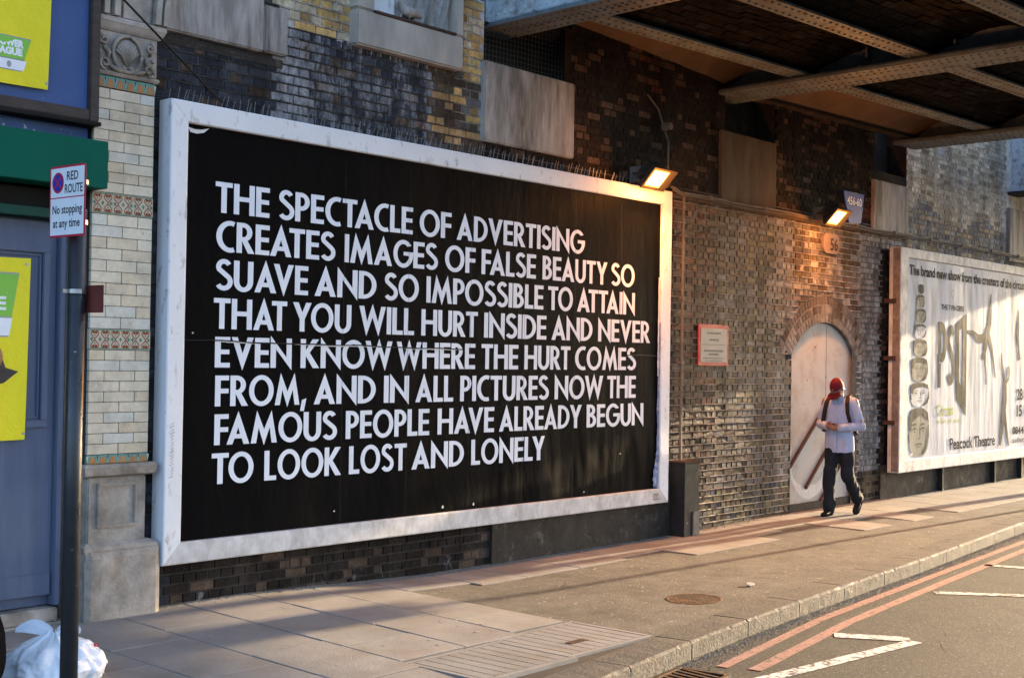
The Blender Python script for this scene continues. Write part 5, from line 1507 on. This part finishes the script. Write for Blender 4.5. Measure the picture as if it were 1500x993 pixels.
banner("banner", "yellow vinyl banner with a green logo on the blue panel above the green fascia", -2.3, -1.155, 3.625, 4.62, -0.205,
  {'shapes': [([[para(-2.0, -1.30, 3.71, 3.93, 0.07)]], m_logogrey, "logo_edge", 0.002), ([[para(-2.0, -1.305, 3.788, 3.922, 0.04)]], m_logogreen, "logo_field", 0.0035), ([[para(-2.0, -1.33, 3.716, 3.780, 0.02)]], m_logowhite, "logo_strip", 0.0035),
              ([[arc(-1.452, 3.748, .016, .022, 0, 360, 12)[:-1]]], m_logogrey, "logo_roundel", 0.005)],
   'text': [("POWER", -1.545, -1.352, 3.866, 0.060), ("LEAGUE", -1.575, -1.362, 3.812, 0.060)]})
banner("banner", "yellow vinyl banner with a green logo hanging on the blue shop door", -2.3, -1.165, 1.325, 2.525, -0.022,
  {'shapes': [([[para(-1.95, -1.245, 2.0, 2.425, 0.07)]], m_logogrey, "logo_edge", 0.002), ([[para(-1.95, -1.25, 2.135, 2.415, 0.045)]], m_logogreen, "logo_field", 0.0035), ([[para(-1.95, -1.29, 2.01, 2.125, 0.02)]], m_logowhite, "logo_strip", 0.0035),
              ([[[(-1.52, 1.66), (-1.42, 1.86), (-1.36, 1.88), (-1.33, 1.80), (-1.24, 1.775), (-1.34, 1.70)]]], m_darkwood, "boot_print", 0.0035), ([[arc(-1.40, 1.87, .05, .07, 0, 360, 14)[:-1]]], m_torange, "ball_print", 0.005)],
   'text': [("POWER", -1.85, -1.325, 2.29, 0.12), ("LEAGUE", -1.87, -1.335, 2.18, 0.12)]})
# drain pipe in the dark reveal
MB().tube([(-0.86, 0.05, 0.0), (-0.86, 0.05, 3.4)], 0.03, 10).build("drain_pipe", m_pipe, shop, smooth=True)

# ------------------------------------------------------------ red route sign on its pole
ps = thing("sign_pole", "tall black street sign pole with flaking paint, left foreground in front of the shop", "pole", (-2.18, -2.26, 0))
MB().tube([(0, 0, -0.02), (0, 0, 2.62)], 0.0435, 20).build("pole", m_blackp, ps, smooth=True)
mb = MB(); mb.tube([(0, 0, 2.20), (0, 0, 2.222)], 0.0475, 20); mb.obox((-0.055, 0.012, 2.211), (0.02, 0, 0), (0, 0.012, 0), (0, 0, 0.009)); mb.build("steel_band", m_steel, ps)
vx = Vector((0.02, -0.9998, 0)); nx = Vector((-0.9998, -0.02, 0))     # along the sign, and the way it faces
def sp_(a, b, d): return vx*a+nx*d+Vector((0, 0, b))
pb = MB(); pb.obox(sp_(0.0, 2.175, -0.052), vx*0.155, nx*0.002, (0, 0, 0.068)); pb.build("brown_plate", m_brownplate, ps, bevel=0.0015)
sg = thing("route_sign", "red bordered sign reading RED ROUTE No stopping at any time on the black pole", "sign", (-2.18, -2.26, 2.655))
def roundrect(hw, hh, r): return arc(hw-r, hh-r, r, r, 0, 90, 5)+arc(-hw+r, hh-r, r, r, 90, 180, 5)+arc(-hw+r, -hh+r, r, r, 180, 270, 5)+arc(hw-r, -hh+r, r, r, 270, 360, 5)
def plate(hw, hh, r, d0, d1, mat, nm):
    mb = MB(); P = roundrect(hw, hh, r); n = len(P)
    vs = [sp_(a, b, d0) for a, b in P]+[sp_(a, b, d1) for a, b in P]
    mb.add(vs, [tuple(range(n)), tuple(range(2*n-1, n-1, -1))]+[(n+k, n+(k+1) % n, (k+1) % n, k) for k in range(n)])
    return mb.build(nm, mat, sg)
plate(0.157, 0.1775, 0.018, 0.062, 0.059, m_signred, "red_backing")
def fs(d): return lambda a, b: sp_(a, b, d)
mb = MB()
for z0, z1 in ((0.0215, 0.1665), (-0.1665, 0.0155)):
    mb.flat([[(-0.147, z0), (0.147, z0), (0.147, z1), (-0.147, z1)]], fs(0.0628))
mb.build("white_face", m_signwhite, sg)
mb = MB(); mb.cur = 0; mb.flat([arc(-0.083, 0.094, .052, .052, 0, 360, 28)[:-1]], fs(0.0634)); mb.build("roundel_ring", m_signred, sg)
mb = MB()
mb.flat([arc(-0.083, 0.094, .041, .041, 0, 360, 28)[:-1]], fs(0.0640)); mb.build("roundel_field", m_signblue, sg)
mb = MB()
mb.flat([stroke([(-0.083-.031, 0.094-.031), (-0.083+.031, 0.094+.031)], .010)], fs(0.0646)); mb.flat([stroke([(-0.083-.031, 0.094+.031), (-0.083+.031, 0.094-.031)], .010)], fs(0.0649)); mb.build("roundel_cross", m_signred, sg)
for s, a, b, z, size in (("RED", -0.005, 0.095, 0.103, 0.062), ("ROUTE", -0.022, 0.135, 0.040, 0.062), ("No stopping", -0.128, 0.132, -0.060, 0.060), ("at any time", -0.122, 0.115, -0.128, 0.060)):
    text_mesh(s, size, (a, b), m_signblack, "lettering", lambda p, q, z=z: sp_(p, q+z, 0.0636), sg, bold=0.0010)
mb = MB()
for z in (0.10, -0.10): mb.tube([(0, 0, z-0.012), (0, 0, z+0.012)], 0.048, 16); mb.obox(sp_(0, z, 0.052), vx*0.05, nx*0.006, (0, 0, 0.012))
mb.build("clamp", m_steel, sg)

# ------------------------------------------------------------ rubbish by the pole
bag = thing("plastic_bag", "knotted white plastic carrier bag of rubbish on the pavement behind the black pole", "rubbish bag", (-1.72, -1.34, 0.07))
mb = MB()
nu, nv = 150, 60
def bagp(u, v):
    a = 2*pi*u; h = v
    R = 0.285*sin(pi*min(1, 0.12+0.88*(1-h))**0.8*0.98)**0.55 if h < 0.999 else 0
    prof = [(0, .23), (.08, .285), (.3, .30), (.55, .265), (.75, .19), (.88, .10), (.95, .045), (1.0, .03)]
    for (p, q), (p2, q2) in zip(prof, prof[1:]):
        if h <= p2: R = q+(q2-q)*(h-p)/(p2-p); break
    fold = 1+0.09*mn.noise(Vector((cos(a)*2.2, sin(a)*2.2, h*3)))+0.09*(0.3-abs(mn.noise(Vector((cos(a)*4+h, sin(a)*4, h*5)))))+0.05*(0.25-abs(mn.noise(Vector((cos(a)*9, sin(a)*9, h*4)))))+0.12*h*(0.5-abs(sin(a*6+h*2)))
    return (R*1.0*cos(a)*fold, R*1.0*sin(a)*fold*0.85, 0.285*h+0.02*mn.noise(Vector((cos(a)*3, sin(a)*3, h*4))))
mb.grid(nu, nv, bagp)
mb.build("bag", m_bag, bag, smooth=True)
for s in (-1, 1):
    mb = MB()
    def ear(u, v, s=s):
        w = 0.05*(0.35+sin(pi*min(v*0.9+0.1, 1))**1)
        x = s*(0.01+(0.21 if s < 0 else 0.14)*v); z = 0.272+0.045*sin(v*2.4)-0.02*v
        return (0.65*x+(u-0.5)*w*0.5, -0.755*x+(u-0.5)*w*0.3, z+(u-0.5)*w+0.008*sin(u*14))
    mb.grid(10, 12, ear); mb.build("knot_ear", m_bag, bag, smooth=True)
rd = text_mesh("F", 0.05, 1.2, m_bagred, "red_print", lambda a, b: (0.19+a*0.7, -0.12-a*0.5+0.02, 0.17+b*0.8), bag, bold=0.003)
bag.location.z = gz(-1.78, -1.3)
sack = thing("refuse_sack", "black plastic refuse sack at the left edge beside the white bag", "rubbish bag", (-2.33, -1.45, 0.05))
mb = MB(); mb.grid(40, 22, lambda u, v: ((0.23*sin(pi*(0.1+0.86*v))**0.6*(1+0.06*sin(2*pi*u*7+v*4))*cos(2*pi*u)), 0.25*sin(pi*(0.1+0.86*v))**0.6*(1+0.05*sin(2*pi*u*9))*sin(2*pi*u), 0.60*v+0.02*mn.noise(Vector((u*8, v*4, 0)))))
mb.build("sack", m_sack, sack, smooth=True)

# ------------------------------------------------------------ the walking man, looking down at his hands
# local axes: x = the way he walks, y = his left, z = up
HX, HY = 9.50, -0.50
man = thing("person", "man in red cap and pale blue shirt walking with his head bowed over his hands", "person", (HX, HY, gz(HX, HY)+0.004), pi+0.10)
def capsule(mb, pts, rs, n=14, sy=1.0):
    """tapered limb through joints"""
    pts = [Vector(p) for p in pts]
    P, Rr = [], []
    for i in range(len(pts)-1):
        for k in range(5):
            s = k/5; P.append(pts[i].lerp(pts[i+1], s)); Rr.append(rs[i]+(rs[i+1]-rs[i])*s)
    P.append(pts[-1]); Rr.append(rs[-1])
    mb.tube(P, Rr, n)
    for p, r in zip(pts, rs): mb.ball(p, r*0.995, n, 8)
def ell(cx, cy, z, rx, ry, n=24, p=2.3, tilt=0.0):
    out = []
    for k in range(n):
        a = 2*pi*k/n
        x = rx*math.copysign(abs(cos(a))**(2/p), cos(a)); y = ry*math.copysign(abs(sin(a))**(2/p), sin(a))
        out.append((cx+x, cy+y, z+tilt*x))
    return out
J = dict(hipR=(0, -.095, .90), kneeR=(.11, -.10, .50), ankR=(.10, -.10, .09), hipL=(0, .095, .90), kneeL=(.01, .11, .50), ankL=(-.34, .12, .19),
         shR=(.02, -.195, 1.41), elR=(.02, -.27, 1.13), wrR=(.24, -.10, 1.115), shL=(.02, .195, 1.41), elL=(.0, .285, 1.12), wrL=(.235, .095, 1.095))
head_c = Vector((0.115, 0.0, 1.575)); TI = Matrix.Rotation(radians(-7), 3, 'Z') @ Matrix.Rotation(radians(46), 3, 'Y')     # head bowed forward
def hp(x, y, z): return head_c + TI @ Vector((x, y, z))
b = MB()
b.loft([ell(0, 0, .84, .10, .155), ell(0, 0, .92, .115, .165), ell(.01, 0, 1.04, .10, .145), ell(.015, 0, 1.18, .108, .158), ell(.015, 0, 1.30, .115, .175), ell(.012, 0, 1.40, .10, .18), ell(.02, 0, 1.45, .06, .09)])
capsule(b, [(.02, 0, 1.42), (.055, 0, 1.50), hp(-.02, 0, -.04)], [.062, .056, .058])
for s in 'RL':
    sg_ = -1 if s == 'R' else 1
    capsule(b, [J['hip'+s], J['knee'+s], J['ank'+s]], [.088, .056, .042])
    capsule(b, [J['sh'+s], J['el'+s], J['wr'+s]], [.055, .042, .028])
# skull, jaw, nose, brow, ears, lips
b.ball(hp(-.01, 0, .03), .090, 18, 12, (1.02, .80, 1.08), TI)
b.ball(hp(.035, 0, -.045), .062, 14, 10, (.95, .85, 1.05), TI)
b.tube([hp(.085, 0, .015), hp(.112, 0, -.022), hp(.088, 0, -.032)], [.010, .015, .009], 8)
b.ball(hp(.082, 0, -.095+.025), .020, 8, 6, (.8, 1.4, .7), TI)
for s in (-1, 1):
    b.ball(hp(.0, s*.078, -.005), .026, 8, 6, (.55, .35, 1.0), TI)
    b.ball(hp(.078, s*.030, .018), .013, 8, 6, (.7, 1.4, .7), TI)
# hands: palms meet in front of the waist round a phone
def hand(s):
    w = Vector(J['wr'+s]); side = -1 if s == 'R' else 1
    d = Vector((.045, -side*.085, .005)).normalized()
    up = Vector((0, 0, 1)); cr_ = d.cross(up).normalized()
    palm = w+d*.055
    capsule(b, [w, w+d*.045, w+d*.085], [.026, .031, .030])
    for i in range(4):
        o = up*(.027-.018*i)
        base = w+d*.082+o
        L = (.036, .040, .037, .029)[i]
        m1 = base+d*L+cr_*(-side)*0.010
        m2 = m1+d*L*.4-Vector((1, 0, 0))*L*.75
        m3 = m2-Vector((1, 0, 0))*L*.45-d*L*.3
        capsule(b, [base, m1, m2, m3], [.0095, .009, .0082, .007], 8)
    capsule(b, [w+d*.03+up*.028, w+d*.06+up*.046+Vector((-.012, 0, 0)), w+d*.095+up*.048+Vector((-.018, 0, 0))], [.012, .010, .008], 8)
hand('R'); hand('L')
body = remeshed(b, "body", m_skin, man, 0.0062, 2)
# trousers
t_ = MB()
t_.loft([ell(0, 0, .80, .118, .168), ell(0, 0, .88, .128, .178), ell(0, 0, .96, .122, .168), ell(.0, 0, 1.0, .118, .16)])
capsule(t_, [(0, -.085, .86), J['kneeR'], (.108, -.10, .28), (.085, -.10, .075)], [.108, .082, .076, .080])
capsule(t_, [(0, .085, .86), J['kneeL'], (-.16, .115, .345), (-.325, .12, .19)], [.108, .083, .076, .080])
remeshed(t_, "trousers", m_trouser, man, 0.011, 3, 0.022, 13.0)
# shirt, loose over the waist, with sleeves to the wrist
h_ = MB()
h_.loft([ell(.0, 0, .79, .135, .195, tilt=-.10), ell(.0, 0, .84, .140, .197), ell(.005, 0, .95, .138, .188), ell(.012, 0, 1.08, .142, .182), ell(.015, 0, 1.22, .145, .192), ell(.012, 0, 1.34, .138, .205), ell(.012, 0, 1.41, .115, .195), ell(.02, 0, 1.455, .078, .105)])
for s in 'RL':
    sg_ = -1 if s == 'R' else 1
    capsule(h_, [(.015, sg_*.165, 1.395), J['el'+s], Vector(J['wr'+s])+Vector((0, 0, 0))*.0], [.082, .066, .043])
h_.tube([(.015, 0, 1.43), (.03, 0, 1.462)], [.085, .066], 18)
remeshed(h_, "shirt", m_shirt, man, 0.0095, 3, 0.017, 10.0)

co = MB()
for s in (-1, 1):
    co.grid(6, 2, lambda u, v, s=s: (.045+.075*cos(u*1.5)+(v)*.012, s*(.012+.078*sin(u*1.5)), 1.495-.045*v-(.03*(1-u))))
co.build("collar", m_shirt, man)
bt = MB(); bt.grid(1, 14, lambda u, v: (.160+.004*sin(v*9)-(.018 if v > .9 else 0), -.014+.028*u, .82+.60*v)); 
bt.build("button_placket", m_shirt, man)
# hair, cap and brim
hr = MB(); hr.ball(hp(-.03, 0, .02), .092, 16, 10, (.98, .84, 1.0), TI); hr.build("hair", m_hair, man, smooth=True)
cp_ = MB()
vs = []
nlat, nlon = 8, 22
for i in range(nlat+1):
    th = pi/2*i/nlat*1.08
    for k in range(nlon):
        ph = 2*pi*k/nlon
        vs.append(hp(-.008+.108*sin(th)*cos(ph)*(1.02), .084*sin(th)*sin(ph), .035+.108*cos(th)))
cp_.add(vs, [(i*nlon+k, (i+1)*nlon+k, (i+1)*nlon+(k+1) % nlon, i*nlon+(k+1) % nlon) for i in range(nlat) for k in range(nlon)])
cp_.ball(hp(-.008, 0, .144), .010, 8, 5)
cap_o = cp_.build("cap", m_cap, man, smooth=True)
bm_ = MB()
for lay, zz in ((0, .022), (1, .030)):
    pass
def brim(u, v, up):
    a = (u-.5)*1.55
    r = .085+.10*v*(1-0.35*abs(u-.5)*2*abs(u-.5)*2)
    return tuple(hp(-.008+(r*cos(a)*1.12), r*sin(a)*0.86, (.030 if up else .022)-.06*abs(a)*abs(a)*.35-.012*v))
bm_.grid(14, 4, lambda u, v: brim(u, v, True)); bm_.grid(14, 4, lambda u, v: brim(1-u, v, False))
bm_.build("cap_brim", m_cap, cap_o, smooth=True)
eb = MB(); eb.tube([hp(-.008+.110*cos(a), .0865*sin(a), .037) for a in [(-1.2+2.4*i/12) for i in range(13)]], .0035, 5); eb.ball(hp(.100, 0, .075), .010, 8, 5, (.4, 1.3, .9)); eb.build("cap_trim", m_noticegrey, cap_o)
# headphone at the ear
ep = MB(); ep.ball(hp(.0, .082, -.005), .024, 10, 7, (.9, .5, 1.1), TI); ep.build("ear_pad", m_steel, man, smooth=True)
# shoes
def shoe(ank, heel_dir, pitch):
    mb = MB()
    A = Vector(ank); R_ = Matrix.Rotation(pitch, 3, 'Y')
    def L(x, y, z): return A+R_ @ Vector((x, y, z))
    sec = [(-.065, .034, .062), (-.03, .040, .075), (.03, .041, .068), (.09, .045, .048), (.15, .046, .038), (.19, .036, .030), (.205, .016, .020)]
    rings = []
    for x, wy, h in sec:
        rings.append([tuple(L(x, wy*cos(a), -.085+max(0, (h*(sin(a)*.5+.5))*1.1))) for a in [2*pi*k/14 for k in range(14)]])
    mb.loft(rings)
    o = mb.build("shoe", m_shoe, man, smooth=True)
    s2 = MB(); rr = []
    for x, wy in ((-.07, .030), (-.03, .042), (.05, .042), (.11, .048), (.17, .045), (.208, .018)):
        rr.append([tuple(L(x, y, z)) for y, z in ((-wy, -.095), (wy, -.095), (wy, -.078), (-wy, -.078))])
    s2.loft(rr); s2.build("sole", m_sack, o)
shoe((.10, -.10, .095), 0, 0.0); shoe((-.335, .12, .20), 0, radians(42))
# phone held between the hands, and the backpack: things of their own
ph = MB().obox((0, 0, 0), (.028, 0, .012), (0, .034, 0), (-.0015, 0, .0036)).mesh("phone", m_phone, bevel=0.002)
pho = link("phone", ph); tag(pho, "small dark phone held in the walking man's hands", "phone")
f = Vector((-cos(.10), -sin(.10), 0)); l = Vector((sin(.10), -cos(.10), 0)); O = Vector((HX, HY, gz(HX, HY)+.004))
pho.location = O+f*.275+l*.0+Vector((0, 0, 1.135)); pho.rotation_euler = (0, 0, pi+.10)
bp_ = thing("backpack", "brown backpack worn by the walking man in the red cap", "backpack", O, pi+.10)
k = MB(); k.loft([ell(-.20, 0, .98, .06, .12, p=3.2), ell(-.215, 0, 1.02, .085, .145, p=3.2), ell(-.215, 0, 1.2, .09, .15, p=3.2), ell(-.20, 0, 1.36, .075, .135, p=3), ell(-.175, 0, 1.43, .04, .09, p=2.5)])
remeshed(k, "bag_body", m_pack, bp_, 0.012, 2)
for s in (-1, 1):
    k = MB()
    P = [(-.12, s*.10, 1.44), (-.03, s*.115, 1.492), (.06, s*.125, 1.475), (.125, s*.14, 1.40), (.150, s*.158, 1.28), (.13, s*.185, 1.16), (.03, s*.215, 1.04), (-.12, s*.16, 1.0)]
    k.loft([[tuple(Vector(p)+Vector((0, q*.026, 0))+n_) for q, n_ in ((-1, Vector((-.004, 0, -.004))), (1, Vector((-.004, 0, -.004))), (1, Vector((.008, 0, .008))), (-1, Vector((.008, 0, .008))))] for p in P])
    k.build("shoulder_strap", m_pack, bp_)

man.scale = (1.0, 0.94, 1.0); bp_.scale = (1.0, 0.94, 1.0)
